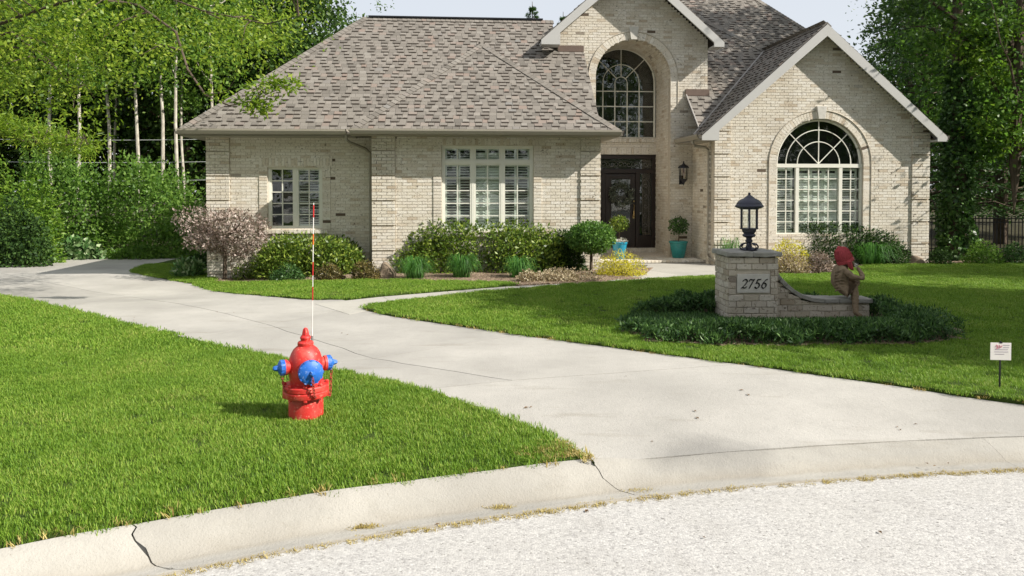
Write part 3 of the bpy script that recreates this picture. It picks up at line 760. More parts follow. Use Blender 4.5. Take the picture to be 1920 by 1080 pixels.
# hip roof of the front block
bz, ba, bu0, bu1 = 3.26, .83, -.41, 5.90; bm_ = (bu0+bu1)/2; bh = (bu1-bu0)/2; bap = (bm_, -.5+bh, bz+bh*ba)
roof([(bu0,-.5,bz),(bu1,-.5,bz),bap])
k1 = (bm_, -.5+bh+.35, bap[2])
roof([(bu0,-.5,bz),bap,k1,(bu0,.12,bz)]); roof([(bu1,-.5,bz),(bu1,.12,bz),k1,bap])
# tower gable roof, garden gable roof
tz8 = 8.25; tzl = 8.25-TK*TH; tl, tr = TM-TH, TM+TH
roof([(tl,2.35,tzl),(TM,2.35,tz8),(TM,8.5,tz8),(tl,8.5,tzl)]); roof([(tr,2.35,tzl),(tr,8.5,tzl),(TM,8.5,tz8),(TM,2.35,tz8)])
gl0, gl1 = GM-GH, GM+GH; gzl = grake(gl0)
roof([(gl0,.75,gzl),(gl0,1.48,gzl),(GM,4.61,6.18),(GM,.75,6.18)], expo=.17)
roof([(gl1,.75,gzl),(gl1,9,gzl),(GM,9,6.18),(GM,.75,6.18)])
p1 = lambda v: 3.25 + .92*(v-1.43); p2 = lambda v: 3.25 + .92*(v-3.0)
roof([(8.58,1.70,p1(1.70)),(GM,4.61,p1(4.61)),(9.215,6.76,p1(6.76)),(9.215,2.855,p1(2.855)),(8.58,2.855,p1(2.855))])
roof([(GM,4.62,6.16),(9.22,6.77,8.13),(11.2,8.6,6.4),(13.4,6.2,4.3)], shingles=False, mat=M['shingle'])
roof([(7.0,6.2,p2(6.2)),(15.9,5.64,p2(5.64)),(11.6,11.55,p2(11.55)),(9.5,11.55,p2(11.55))])
roof([(7.0,6.2,p2(6.2)),(9.5,11.55,p2(11.55)),(6.2,16,4)], shingles=False, mat=M['shingle'])
roof([(15.9,5.64,p2(5.64)),(15.9,14,p2(5.64)),(11.6,11.55,p2(11.55))], shingles=False, mat=M['shingle'])
roof([(9.5,11.56,p2(11.55)),(11.6,11.56,p2(11.55)),(15.9,16,4),(6.2,16,4)], shingles=False, mat=M['shingle'])
# the 290 shingles that show largest become parts of their own, the rest one part
def shd(sh):
    o, e, w, n, c0, c1, a, b, h = sh; p = HW @ (o + e*((c0+c1)/2) + w*a); return p.y - (1000 if False else 0)
front = [s for s in shing if s[0].y < -.4 and abs(s[3].x) < .01 and s[4] >= .0]
front.sort(key=lambda s: (s[6], -(s[5]-s[4])))
single = set(id(s) for s in front[:290])
mb = MB()
for sh in shing:
    if id(sh) in single:
        m1 = MB(); shingle_geo(m1, sh); m1.build('shingle', M['shingle'], house, recalc=False)
    else: shingle_geo(mb, sh)
mb.build('shingles', M['shingle'], house, recalc=False, kind='stuff')
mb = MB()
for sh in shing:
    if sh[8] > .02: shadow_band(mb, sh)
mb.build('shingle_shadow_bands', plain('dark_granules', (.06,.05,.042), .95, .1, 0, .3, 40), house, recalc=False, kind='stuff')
NF, NL, NB, NR = (0,-az,1), (-az,0,1), (0,az,1), (az,0,1)
cap_line((-4.5,.17,ez), (-.64,4.03,rz), NF, NL); cap_line((-.64,4.03,rz), (4.9,4.03,rz), NF, NB)
cap_line((bu0,-.5,bz), bap, (0,-ba,1), (-.83,0,1), .13); cap_line((bu1,-.5,bz), bap, (0,-ba,1), (.83,0,1), .13)
cap_line((GM,.75,6.18), (GM,9,6.18), (-GK,0,1), (GK,0,1)); cap_line((TM,2.35,8.25), (TM,8.5,8.25), (-TK,0,1), (TK,0,1))
cap_line((9.4,6.6,p1(6.6)), (GM,4.61,p1(4.61)), NF, (.8,.3,1)); cap_line((15.9,5.64,p2(5.64)), (11.6,11.55,p2(11.55)), NF, (1.2,.1,1))
caps.build('ridge_shingles', M['shingle'], house, recalc=False, kind='stuff')
mb = MB(); mb.box(-.5, 4.6, 3.96, 4.10, rz+.035, rz+.075); mb.build('ridge_vent', M['black'], house)
# flashings where slopes die into the tower, open valley metal
mb = MB(); fz = ez+2.68*az
mb.box(4.89, 5.62, 2.80, 2.845, fz-.02, fz+.15); mb.box(8.56, 9.25, 2.80, 2.845, p1(2.85)-.02, p1(2.85)+.16)
mb.build('flashing', plain('brown_flashing', (.14,.10,.08), .6), house)
mb = MB(); mb.tube([(gl0+.01,1.50,gzl+.03),(GM-.02,4.62,6.2)], .03, 6); mb.tube([(8.58,1.70,p1(1.7)+.03),(8.58,2.83,p1(2.83)+.03)], .028, 6); mb.build('valley_flashing', plain('valley_metal', (.33,.31,.29), .5), house)
# fascias, soffits, gutters
def rakeboard(mid, apex, half, il, ir, v, zb, bd, slope):
    tip = apex - slope*half; o = .02
    zi = lambda w: max(zb+.05, apex-slope*w-bd)
    pts = [(mid-half, zb), (mid-half, tip-o), (mid, apex-o), (mid+half, tip-o), (mid+half, zb), (mid+ir, zb), (mid+ir, zi(ir)), (mid, apex-bd*1.15), (mid-il, zi(il)), (mid-il, zb)]
    n = len(pts); vs = [(u, v-.035, z) for u, z in pts] + [(u, v+.0, z) for u, z in pts]
    fs = []
    for quad in ((0,1,8,9),(1,2,7,8),(2,3,6,7),(3,4,5,6)): fs += [quad, tuple(i+n for i in quad)[::-1]]
    fs += [(i, (i+1) % n, (i+1) % n+n, i+n) for i in range(n)]
    MB().add(vs, fs).build('rake_fascia', M['fascia'], house)
    mb = MB()
    for sg, inner in ((-1, il), (1, ir)):    # boxed return and sloping soffit
        a, b = sorted((mid+sg*half*.995, mid+sg*inner)); mb.box(a, b, v+.002, v+.46, zb+.003, zb+.05)
        c = [(mid+sg*half, v, tip-.09), (mid, v, apex-.09), (mid, v+.42, apex-.09), (mid+sg*half, v+.42, tip-.09)]
        mb.add(c, [(0,1,2,3)])
        mb.box(*sorted((mid+sg*half, mid+sg*half*.99)), v+.002, v+.46, zb+.05, tip-.05)
    mb.build('soffit', M['fascia'], house, recalc=False)
rakeboard(GM, 6.18, GH+.02, GM-GU0, GU1-GM-.02, .75, 3.13, .28, GK); rakeboard(TM, 8.25, TH+.04, TM-TU0, TU1-TM, 2.35, 5.84, .28, TK)
def gutter(a, b, out, z, name='gutter'):
    a, b, out = Vector(a), Vector(b), Vector(out); prof = [(0,-.12),(0,.0),(.012,.0),(.012,-.10),(.085,-.10),(.118,-.03),(.118,.004),(.138,.004),(.138,-.04),(.10,-.112),(.09,-.12)]
    vs = [(p + out*x) + Vector((0,0,z+h)) for p in (a, b) for x, h in prof]; n = len(prof)
    MB().add(vs, [(i, (i+1) % n, (i+1) % n+n, i+n) for i in range(n)] + [(0,1,2,3,4,10,9), ]).build(name, M['gutter'], house)
gutter((bu0-.03,-.5,0), (bu1+.03,-.5,0), (0,-1,0), bz+.005); gutter((-4.53,.17,0), (bu0-.04,.17,0), (0,-1,0), ez+.005)
gutter((bu0,-.5,0), (bu0,.15,0), (-1,0,0), bz+.005); gutter((bu1,-.5,0), (bu1,2.8,0), (1,0,0), bz+.005); gutter((-4.5,.17,0), (-4.5,7.9,0), (-1,0,0), ez+.005)
gutter((gl0,.78,0), (gl0,2.8,0), (-1,0,0), gzl+.0); gutter((gl1,.78,0), (gl1,9,0), (1,0,0), gzl)
mb = MB(); mb.box(bu0, bu1, -.5, -.012, 3.125, 3.145); mb.box(-4.5, bu0-.003, .17, WV-.012, 3.125, 3.145); mb.box(8.34, GU0-.012, .8, 2.8, 3.125, 3.145)
mb.box(-4.5, WU0-.012, WV-.01, 7.9, 3.125, 3.145); mb.box(BU1+.012, bu1, -.01, 2.8, 3.125, 3.145)
mb.box(bu0+.01, bu1-.01, -.5, -.47, 3.145, bz-.03); mb.box(-4.5, bu0-.005, .18, .21, 3.145, ez-.03); mb.build('eave_soffit', M['gutter'], house)
MB().tube([(-.62,.09,3.16),(-.60,.11,3.05),(-.55,.2,3.0),(-.20,.52,2.86),(-.10,.60,2.74),(-.09,.60,-.2)], .036, 8).build('downspout', M['gutter'], house, smooth=True)
MB().tube([(gl0-.07,1.32,3.25),(gl0-.07,1.33,3.08),(gl0,1.34,3.02),(8.66,1.34,2.98),(8.73,1.34,2.90),(8.73,1.34,.14),(8.74,1.25,.03),(8.80,.95,-.04)], .036, 8).build('downspout', M['gutter'], house, smooth=True)

# windows -----------------------------------------------------------
def prism(poly, v0, v1):
    n = len(poly); vs = [(u, v0, z) for u, z in poly] + [(u, v1, z) for u, z in poly]
    return MB().add(vs, [tuple(range(n)), tuple(range(n, 2*n))[::-1]] + [(i, i+n, (i+1) % n+n, (i+1) % n) for i in range(n)])
PANES = {}
def pane(u0, u1, z0, z1, v, win):
    key = (round(u1-u0, 3), round(z1-z0, 3))
    if key not in PANES: a, b = key[0]/2, key[1]/2; PANES[key] = prism([(-a,-b),(a,-b),(a,b),(-a,b)], -.003, .003).mesh('pane', M['glass'])
    o = link(bpy.data.objects.new('pane', PANES[key]), win); o.location = ((u0+u1)/2, v, (z0+z1)/2); o.rotation_euler = (rnd.gauss(0,.006), 0, rnd.gauss(0,.006))
def grid(win, mun, u0, u1, z0, z1, cols, rows, v, w=.012):
    for i in range(cols):
        for j in range(rows):
            a0, a1 = u0+(u1-u0)*i/cols, u0+(u1-u0)*(i+1)/cols; b0, b1 = z0+(z1-z0)*j/rows, z0+(z1-z0)*(j+1)/rows
            pane(a0+.002, a1-.002, b0+.002, b1-.002, v, win)
    for i in range(1, cols): a = u0+(u1-u0)*i/cols; mun.box(a-w, a+w, v-.022, v+.018, z0, z1)
    for j in range(1, rows): b = z0+(z1-z0)*j/rows; mun.box(u0, u1, v-.0245, v+.0205, b-w, b+w)
def shutter(win, u0, u1, z0, z1, v, panels=2, tilt=35):
    mb = MB(); n = panels; wd = (u1-u0)/n
    for i in range(n):
        a, b = u0+wd*i+.004, u0+wd*(i+1)-.004
        mb.box(a, a+.045, v, v+.03, z0, z1); mb.box(b-.045, b, v, v+.03, z0, z1); mb.box(a+.045, b-.045, v+.001, v+.029, z0, z0+.07); mb.box(a+.045, b-.045, v+.001, v+.029, z1-.07, z1)
        z = z0+.11
        while z < z1-.1:
            mt = Matrix.Translation((0, v+.015, z)) @ Matrix.Rotation(R(tilt), 4, 'X'); mb.box(a+.046, b-.046, -.03, .03, -.004, .004, mt); z += .066
    mb.build('shutter', M['shutter'], win, recalc=False)
def backing(win, u0, u1, z0, z1, v): MB().box(u0-.1, u1+.1, v+.55, v+.57, z0-.1, z1+.1).build('room_dimness_panel', M['room'], win)  # dark panel behind the panes, the room's shade put into its colour
def win_rect(u0, u1, z0, z1, V, lights, transom=None, fw=.045):
    f = MB(); y0, y1 = V+.05, V+.14
    f.box(u0, u0+fw, y0, y1, z0, z1); f.box(u1-fw, u1, y0, y1, z0, z1); f.box(u0+fw, u1-fw, y0+.002, y1, z0, z0+fw); f.box(u0+fw, u1-fw, y0+.002, y1, z1-fw, z1)
    n = lights; wd = (u1-u0-2*fw)/n
    for i in range(1, n): a = u0+fw+wd*i; f.box(a-fw*.75, a+fw*.75, y0+.006, y1-.002, z0+fw, z1-fw)
    bands = [(z0+fw, z1-fw, 5)]
    if transom: f.box(u0+fw, u1-fw, y0-.01, y1-.004, transom-.035, transom+.035); bands = [(z0+fw, transom-.035, 5), (transom+.035, z1-fw, 1)]
    for i in range(n):
        a, b = u0+fw+wd*i+(fw*.75 if i else 0), u0+fw+wd*(i+1)-(fw*.75 if i < n-1 else 0)
        for c, d, r in bands:
            s = .038; f.box(a, a+s, y0+.012, y1-.006, c, d); f.box(b-s, b, y0+.012, y1-.006, c, d); f.box(a+s, b-s, y0+.013, y1-.006, c, c+s); f.box(a+s, b-s, y0+.013, y1-.006, d-s, d)
    win = f.build('window', M['frame'], house); mun = MB()
    for i in range(n):
        a, b = u0+fw+wd*i+(fw*.75 if i else 0), u0+fw+wd*(i+1)-(fw*.75 if i < n-1 else 0)
        for c, d, r in bands:
            grid(win, mun, a+.038, b-.038, c+.038, d-.038, 2, r, V+.095)
    mun.build('muntins', M['frame'], win, recalc=False)
    for i in range(n):
        a, b = u0+fw+wd*i+.03, u0+fw+wd*(i+1)-.03
        for c, d, r in bands:
            if n == 2 and i == 0 : continue
            shutter(win, a, b, c, d, V+.165, 2 if n == 3 else 1, 68 if n == 3 and i == 1 else 18)
    backing(win, u0, u1, z0, z1, V); return win
win_rect(*BW, BV, 3, 2.52); win_rect(*WW, WV, 2)
def arc(c, zs, r, a0, a1, n=10): return [(c+r*math.cos(a0+(a1-a0)*i/n), zs+r*math.sin(a0+(a1-a0)*i/n)) for i in range(n+1)]
def fan(win, mun, c, zs, radii, rad0, v, cells_from=0):
    """panes of a half round light: rings cut by spokes at 45, 90 and 135 degrees"""
    for k, (r0, r1) in enumerate(zip(radii, radii[1:])):
        spokes = [0, .25, .5, .75, 1] if r0 >= rad0 - 1e-6 else [0, 1]
        for s0, s1 in zip(spokes, spokes[1:]):
            a0, a1 = math.pi*s0, math.pi*s1
            poly = arc(c, zs, r1-.002, a0+.003, a1-.003) + (arc(c, zs, max(r0, .02)+.002, a0+.003, a1-.003)[::-1] if r0 > .01 else [(c, zs+.004)])
            prism(poly, v-.003, v+.003).build('pane', M['glass'], win)
    for r in radii[1:-1]: mun.tube([(u, v, z) for u, z in arc(c, zs, r, 0, math.pi, 28)], .015, 5)
    for s in (.25, .5, .75):
        a = math.pi*s; mun.tube([(c+rad0*math.cos(a), v, zs+rad0*math.sin(a)), (c+radii[-1]*math.cos(a), v, zs+radii[-1]*math.sin(a))], .015, 5)
# garden window with its half round top
v = GV+.10; f = MB(); c = GC; r = GR-.005
f.tube([(u, v, z) for u, z in arc(c, GS, r-.03, 0, math.pi, 40)], .04, 6); f.box(c-r+.0, c+r, v-.06, v+.04, GS-.105, GS-.005)
f.box(c-r, c-r+.045, v-.05, v+.04, GB, GS-.11); f.box(c+r-.045, c+r, v-.05, v+.04, GB, GS-.11); f.box(c-r+.045, c+r-.045, v-.05, v+.04, GB, GB+.045)
m1, m2 = c-.60, c+.60
for a in (m1, m2): f.box(a-.045, a+.045, v-.055, v+.038, GB+.045, GS-.11)
win = f.build('window', M['frame'], house); mun = MB()
fan(win, mun, c, GS, [0, .585, .90, r-.05], 0.0, v)
for a, b, n in ((c-r+.045, m1-.045, 2), (m1+.045, m2-.045, 4), (m2+.045, c+r-.045, 2)): grid(win, mun, a+.01, b-.01, GB+.05, GS-.115, n, 6, v)
mun.build('muntins', M['frame'], win, recalc=False)
shutter(win, m1+.04, m2-.04, GB+.05, GS-.12, v+.06, 3, 74); shutter(win, c-r+.05, m1-.05, GB+.05, GS-.12, v+.12, 1, 38); shutter(win, m2+.05, c+r-.05, GB+.05, GS-.12, v+.12, 1, 38)
backing(win, c-r, c+r, GB, GS+r, v)
# reveal of that arch
vs = [(c+GR*math.cos(math.pi*i/40), w_, GS+GR*math.sin(math.pi*i/40)) for w_ in (GV-.02, GV+.2) for i in range(41)]
MB().add(vs, [(i, i+1, i+42, i+41) for i in range(40)]).build('arch_reveal', M['mortar'], house, smooth=True)
# tall arched window over the door
v = DV+.06; f = MB(); c = TC; r = TR-.006; zs, zb = 5.10, 3.41
f.tube([(c+r-.03, v, zb)] + [(u, v, z) for u, z in arc(c, zs, r-.03, 0, math.pi, 40)] + [(c-r+.03, v, zb)], .035, 6); f.box(c-r, c+r, v-.05, v+.04, zb, zb+.05)
win = f.build('window', M['frame'], house); mun = MB()
fan(win, mun, c, zs, [0, .19, .56, r-.04], .19, v)
xs = [c-r+.05, c-.56, c-.19, c+.19, c+.56, c+r-.05]; zz = [zb+.05, zb+.52, zb+.98, zb+1.44, zs]
for i in range(5):
    for j in range(4): pane(xs[i]+.002, xs[i+1]-.002, zz[j]+.002, zz[j+1]-.002, v, win)
for a in xs[1:-1]: mun.box(a-.013, a+.013, v-.022, v+.02, zb+.05, zs)
for b in zz[1:-1]: mun.box(xs[0], xs[-1], v-.0245, v+.0225, b-.013, b+.013)
mun.build('muntins', M['frame'], win, recalc=False); backing(win, c-r, c+r, zb, zs+r, v)
MB().box(WU0, GU1, 8.0, 8.2, -.6, 3.2).box(TU0, GU1, 8.21, 8.3, 3.2, 6.0).build('rear_wall', M['mortar'], house)
MB().box(TC-TR-.3, TC+TR+.3, DV+.6, DV+.63, -.2, 6.3).build('room_dimness_panel', M['room'], house)  # dark panel behind the door glass, indoor shade put into its colour
# front door -------------------------------------------------------
f = MB(); u0, u1, z0, z1 = TC-TR+.01, TC+TR-.01, .06, 2.915; y0, y1 = DV+.02, DV+.14
f.box(u0, u0+.1, y0, y1, z0, z1); f.box(u1-.1, u1, y0, y1, z0, z1); f.box(u0+.1, u1-.1, y0, y1, z1-.12, z1); f.box(u0+.1, u1-.1, y0-.015, y1, 2.36, 2.47)
for a in (TC-.53, TC+.53): f.box(a-.06, a+.06, y0, y1, z0, 2.36)
f.box(u0+.1, TC-.59, y0+.01, y1, z0, .45); f.box(TC+.59, u1-.1, y0+.01, y1, z0, .45); f.box(u0+.1, u1-.1, y0+.03, y1-.02, 2.47, 2.50)
df = f.build('door_frame', M['door'], house, bev=.006)
for a, b in ((u0+.1, TC-.59), (TC+.59, u1-.1)): pane(a, b, .45, 2.36, y1-.04, df)
pane(u0+.1, u1-.1, 2.50, z1-.12, y1-.04, df)
sc = MB()
def scroll(mb, c, rr, n, st, y, mir=1):
    mb.tube([(c[0]+mir*rr*(1-i/n*.8)*math.cos(st+i*.42), y, c[1]+rr*(1-i/n*.8)*math.sin(st+i*.42)) for i in range(n+1)], .009, 5)
for i in range(7):
    cu = u0+.28+i*(u1-u0-.56)/6; scroll(sc, (cu, 2.63), .085, 16, 0 if i % 2 else 3.1, y0+.06, 1 if i < 3.5 else -1)
    sc.torus((cu+.13, y0+.06, 2.63), Matrix.Rotation(R(90), 3, 'X'), .05, .007, 14, 5)
sc.tube([(u0+.13, y0+.06, 2.55), (u1-.13, y0+.06, 2.55)], .007, 5); sc.tube([(u0+.13, y0+.06, 2.73), (u1-.13, y0+.06, 2.73)], .007, 5)
for sx in (TC-.78, TC+.78):
    for k in range(5): scroll(sc, (sx, .75+k*.3), .075, 15, k*1.6, y0+.05, 1 if k % 2 else -1)
    sc.tube([(sx-.1, y0+.05, .55)] + [(sx-.1*math.cos(math.pi*i/10), y0+.05, 2.05+.1*math.sin(math.pi*i/10)) for i in range(11)] + [(sx+.1, y0+.05, .55), (sx-.1, y0+.05, .55)], .008, 5)
sc.build('ironwork', M['iron'], df, smooth=True)
dl = MB(); dl.box(TC-.465, TC+.465, y0+.035, y0+.085, z0+.01, 2.35)
for a, b, c_, d_ in ((-.36, .36, .18, .62), (-.46, -.3, .7, 2.3), (.3, .46, .7, 2.3), (-.3, .3, 2.18, 2.3), (-.3, .3, .7, .82)): dl.box(TC+a, TC+b, y0+.015, y0+.04, c_, d_)
door = dl.build('door', M['door'], house, bev=.01)
pane(TC-.29, TC+.29, .83, 2.17, y0+.025, door)
hd = MB(); hu_ = TC+.40; hd.tube([(hu_, y0+.015, 1.02), (hu_, y0-.05, 1.06), (hu_-.01, y0-.065, 1.2), (hu_, y0-.05, 1.36), (hu_, y0+.015, 1.40)], .017, 8); hd.box(hu_-.025, hu_+.025, y0+.003, y0+.016, .98, 1.1); hd.ball((hu_, y0-.02, 1.5), .03)
hd.build('handle', M['brass'], door, smooth=True)
sc = MB()
for k in range(4): scroll(sc, (TC, 1.0+k*.3), .14, 17, k*1.5, y0+.012, 1 if k % 2 else -1)
sc.build('ironwork', M['iron'], door, smooth=True)
# brick stoop with a rowlock edge
step = bpy.data.objects.new('stoop', None); link(step, house)
MB().box(BU1+.02, GU0-.05, 1.76, DV-.02, -.5, -.065).build('stoop_core', M['mortar'], step)
s = BU1+.03; i = 0
rl = MB().box(-.048, .048, -.12, .12, -.033, .033).mesh('brick', M['brick'], bev=.004, seg=1)
while s < GU0-.12:
    o = link(bpy.data.objects.new('brick', rl), step); o.location = (s+.05, 1.78, -.088+.002*rnd.random()); s += .106
for k in range(3):
    s = BU1+.03+(.12 if k % 2 else 0)
    while s < GU0-.2:
        o = link(bpy.data.objects.new('brick', bmesh_full), step); o.location = (s+.115, 1.757+.003*rnd.random(), -.16-k*.075); s += .24
s = BU1+.03
pv = MB().box(-.115, .115, -.048, .048, -.03, .01).mesh('brick', M['brick'], bev=.003, seg=1)
while s < GU0-.2:
    for k in range(5):
        o = link(bpy.data.objects.new('brick', pv), step); o.location = (min(s+.12+(.06 if k % 2 else 0), GU0-.18), 1.96+k*.106, -.066)
    s += .24
MB().box(BU1+.03, GU0-.06, 2.47, DV-.02, -.1, -.055).build('stoop_paving', M['brick'], step)

# wall lantern beside the door
def lantern(parent, loc, sc, mat):
    root = bpy.data.objects.new('wall_lantern', None); link(root, parent); root.location = loc
    mb = MB(); mt = Matrix.Scale(sc, 4)
    mb.lathe([(.0,.40),(.02,.395),(.03,.36),(.05,.345),(.14,.30),(.19,.24),(.195,.22),(.17,.215)], 8, mt); mb.ball((0,0,.42*sc), .025*sc)
    mb.lathe([(.13,-.16),(.14,-.14),(.10,-.20),(.05,-.26),(.015,-.34),(.0,-.36)], 8, mt)
    for k in range(8):
        a = 2*math.pi*(k+.5)/8; mb.tube([mt @ Vector((.15*math.cos(a), .15*math.sin(a), .23)), mt @ Vector((.12*math.cos(a), .12*math.sin(a), -.15))], .009*sc, 5)
    mb.tube([mt @ Vector(p) for p in ((0,0,-.2),(0,.10,-.30),(0,.22,-.28),(0,.24,-.16),(0,.26,-.1))], .02*sc, 6); mb.box(-.07*sc, .07*sc, .25*sc, .275*sc, -.32*sc, -.02*sc)
    mb.build('lantern_cage', mat, root, smooth=True)
    MB().lathe([(.115,-.14),(.143,.215)], 8, mt, cap=False).build('lantern_glass', M['glass'], root)
    MB().lathe([(.02,-.15),(.02,-.0),(.012,.05),(.001,.08)], 8, mt).build('bulb', M['white'], root, smooth=True)
lantern(house, (8.45, TV-.235, 2.28), .86, M['black'])

# ------------------------------------------------------------------ fire hydrant
hx, hy = at(574, 787); hyd = thing('fire_hydrant', 'red fire hydrant with blue caps and a tall marker rod standing on the lawn', 'hydrant', (hx, hy, lz(hx, hy)), 0)
face = math.atan2(-hx, hy) + math.pi + R(-13)      # pumper nozzle: towards the street, turned a little
HM = Matrix.Rotation(math.atan2(-hy, -hx) + R(13), 4, 'Z')   # local +x is the front
RD, BL_ = M['red'], M['blue']
MB().lathe([(.137,-.05),(.137,.165),(.133,.175)], 32).build('barrel', RD, hyd, smooth=True)
fl = MB(); fl.lathe([(.135,.172),(.178,.176),(.182,.185),(.182,.215),(.176,.221),(.176,.226),(.182,.232),(.182,.262),(.176,.27),(.125,.275)], 32)
fl.build('flange', RD, hyd, smooth=True, bev=0)
for k in range(8):
    a = 2*math.pi*(k+.3)/8; b = MB(); mt = Matrix.Translation((.166*math.cos(a), .166*math.sin(a), 0))
    b.lathe([(.016,.16),(.016,.176)], 6, mt); b.lathe([(.017,.27),(.017,.285),(.008,.292)], 6, mt); b.build('bolt', RD, hyd)
MB().lathe([(.122,.27),(.124,.30),(.132,.34),(.134,.40),(.134,.44),(.128,.475),(.115,.515),(.095,.55),(.07,.572),(.058,.58)], 32).build('bonnet', RD, hyd, smooth=True)
MB().lathe([(.058,.575),(.063,.585),(.063,.603),(.055,.612),(.036,.618),(.04,.63),(.044,.643),(.036,.657),(.028,.662)], 20).build('bonnet_collar', RD, hyd, smooth=True)
MB().lathe([(.028,.655),(.031,.665),(.024,.70),(.018,.716),(.006,.722)], 5).build('operating_nut', RD, hyd, bev=.003)
def nozzle(ang, z, r, length, capr):
    m = Matrix.Translation((0, 0, z)) @ HM @ Matrix.Rotation(ang, 4, 'Z') @ Matrix.Rotation(R(90), 4, 'Y')
    n = MB(); n.lathe([(r*.98,.08),(r,length),(r*1.18,length+.002),(r*1.18,length+.022),(r,length+.024)], 24, m); n.build('nozzle', RD, hyd, smooth=True)
    c = MB(); L = length+.022
    c.lathe([(capr,L),(capr,L+.006),(capr*.96,L+.01),(capr*.96,L+.03),(capr*.8,L+.042),(capr*.45,L+.052),(.026,L+.056)], 24, m)
    for k in range(12):
        a = 2*math.pi*k/12; mm = m @ Matrix.Rotation(a, 4, 'Z'); c.box(capr*.9, capr*1.0, -.008, .008, L+.008, L+.034, mm)
    co = c.build('cap', BL_, hyd, smooth=True)
    MB().lathe([(.024,L+.05),(.026,L+.058),(.019,L+.082),(.012,L+.09)], 5, m).build('cap_nut', BL_, co, bev=.002)
    return m @ Vector((0, 0, L+.02))
c0 = nozzle(0, .395, .082, .135, .098); c1 = nozzle(R(90), .418, .052, .145, .062); c2 = nozzle(R(-90), .418, .052, .145, .062)
def chain(p0, p1, sag, n=15):
    mb = MB(); prev = None; pts = []
    for i in range(n+1):
        t = i/n; p = p0.lerp(p1, t); p.z -= sag*4*t*(1-t); pts.append(p)
    for i in range(n):
        d = (pts[i+1]-pts[i]); q = d.to_track_quat('X', 'Z').to_matrix(); rot = q @ Matrix.Rotation(R(90)*(i % 2)+R(20), 3, 'X')
        mb.torus((pts[i]+pts[i+1])/2, rot, .010, .0034, 10, 5, sx=d.length*.68/.010*.92)
    mb.build('chain', M['rust'], hyd, smooth=True, kind='stuff')
f3 = HM.to_3x3()
chain(c1 + Vector((0,0,-.06)) - f3 @ Vector((0,-.02,0)), f3 @ Vector((.05, .175, .185)), .10, 16); chain(c2 + Vector((0,0,-.06)), f3 @ Vector((.08, -.165, .25)), .05, 11)
chain(c0 + Vector((0,0,-.03)) + f3 @ Vector((.05,0,0)), f3 @ Vector((.185, .035, .20)), .05, 14)
rod = bpy.data.objects.new('marker_rod', None); link(rod, hyd); rod.location = f3 @ Vector((0, .052, .60)); rod.rotation_euler = (R(.2), R(1.1), 0)
def seg_(z0, z1, r, mat, nm): MB().lathe([(r, z0), (r, z1)], 8).build(nm, mat, rod, smooth=True)
seg_(-.02, .10, .005, M['white'], 'rod_segment')
sp = MB(); sp.tube([(.008*math.cos(t*.7), .008*math.sin(t*.7), -.02+.07*t/80) for t in range(81)], .002, 4); sp.build('rod_spring', M['black'], rod, smooth=True)
z = .10
for L, mt, r in ((.24,'white',.0036),(.11,'rodred',.0046),(.09,'white',.0036),(.11,'rodred',.0046),(.14,'white',.0036),(.085,'rodorange',.0054),(.135,'white',.0036),(.10,'rodred',.0052),(.018,'white',.0036)):
    seg_(z, z+L-.001, r, M[mt], 'rod_segment'); z += L

# ------------------------------------------------------------------ brick entrance sign with its low swooping wall
px0, py0 = 3.04, 10.45; SX, SY, SZ = .69, .62, tz(3.3, 10.5)
sign = thing('entrance_sign', 'brick pillar with house number plaque and low wall sweeping down on the lawn', 'brick sign', (px0, py0, SZ), R(1))
BL2, CH2 = .215, .088
core = MB(); core.box(.006, SX-.006, .006, SY-.006, -.3, .93)
XE = 2.09      # end of the low wall
def wtop(x): # underside of the wall cap
    t = min(1, max(0, (x-SX)/.72)); return .265 + .42*(1-t)**2.2
xs_ = [SX + (XE-SX)*i/24 for i in range(25)]
for a, b in zip(xs_, xs_[1:]): core.box(a-.001, b, .19, .47, -.3, wtop(b)-.01)
core.build('mortar_core', M['mortar'], sign, recalc=False)
def sbrick(s0, s1, z0, z1, P, extra=0, slant=None):
    mb = MB(); d = .008 + rnd.random()*.008; g = .005
    za, zb_ = (z1-g, z1-g) if slant is None else slant
    vs = [P(s0+g, z0+g, -.02), P(s1-g, z0+g, -.02), P(s1-g, zb_, -.02), P(s0+g, za, -.02), P(s0+g, z0+g, d), P(s1-g, z0+g, d), P(s1-g, zb_, d), P(s0+g, za, d)]
    mb.add(vs, [(0,3,2,1),(4,5,6,7),(0,1,5,4),(1,2,6,5),(2,3,7,6),(3,0,4,7)]).build('brick', M['sbrick'], sign, bev=.004, seg=1)
Pf, Pl = (lambda s, z, d: Vector((s, -d, z))), (lambda s, z, d: Vector((-d, s, z)))
Pr = lambda s, z, d: Vector((SX+d, s, z)); Pw = lambda s, z, d: Vector((s, .19-d, z)); Pe = lambda s, z, d: Vector((XE+d, s, z))
PLX, PLZ = (.115, .575), (.44, .704)
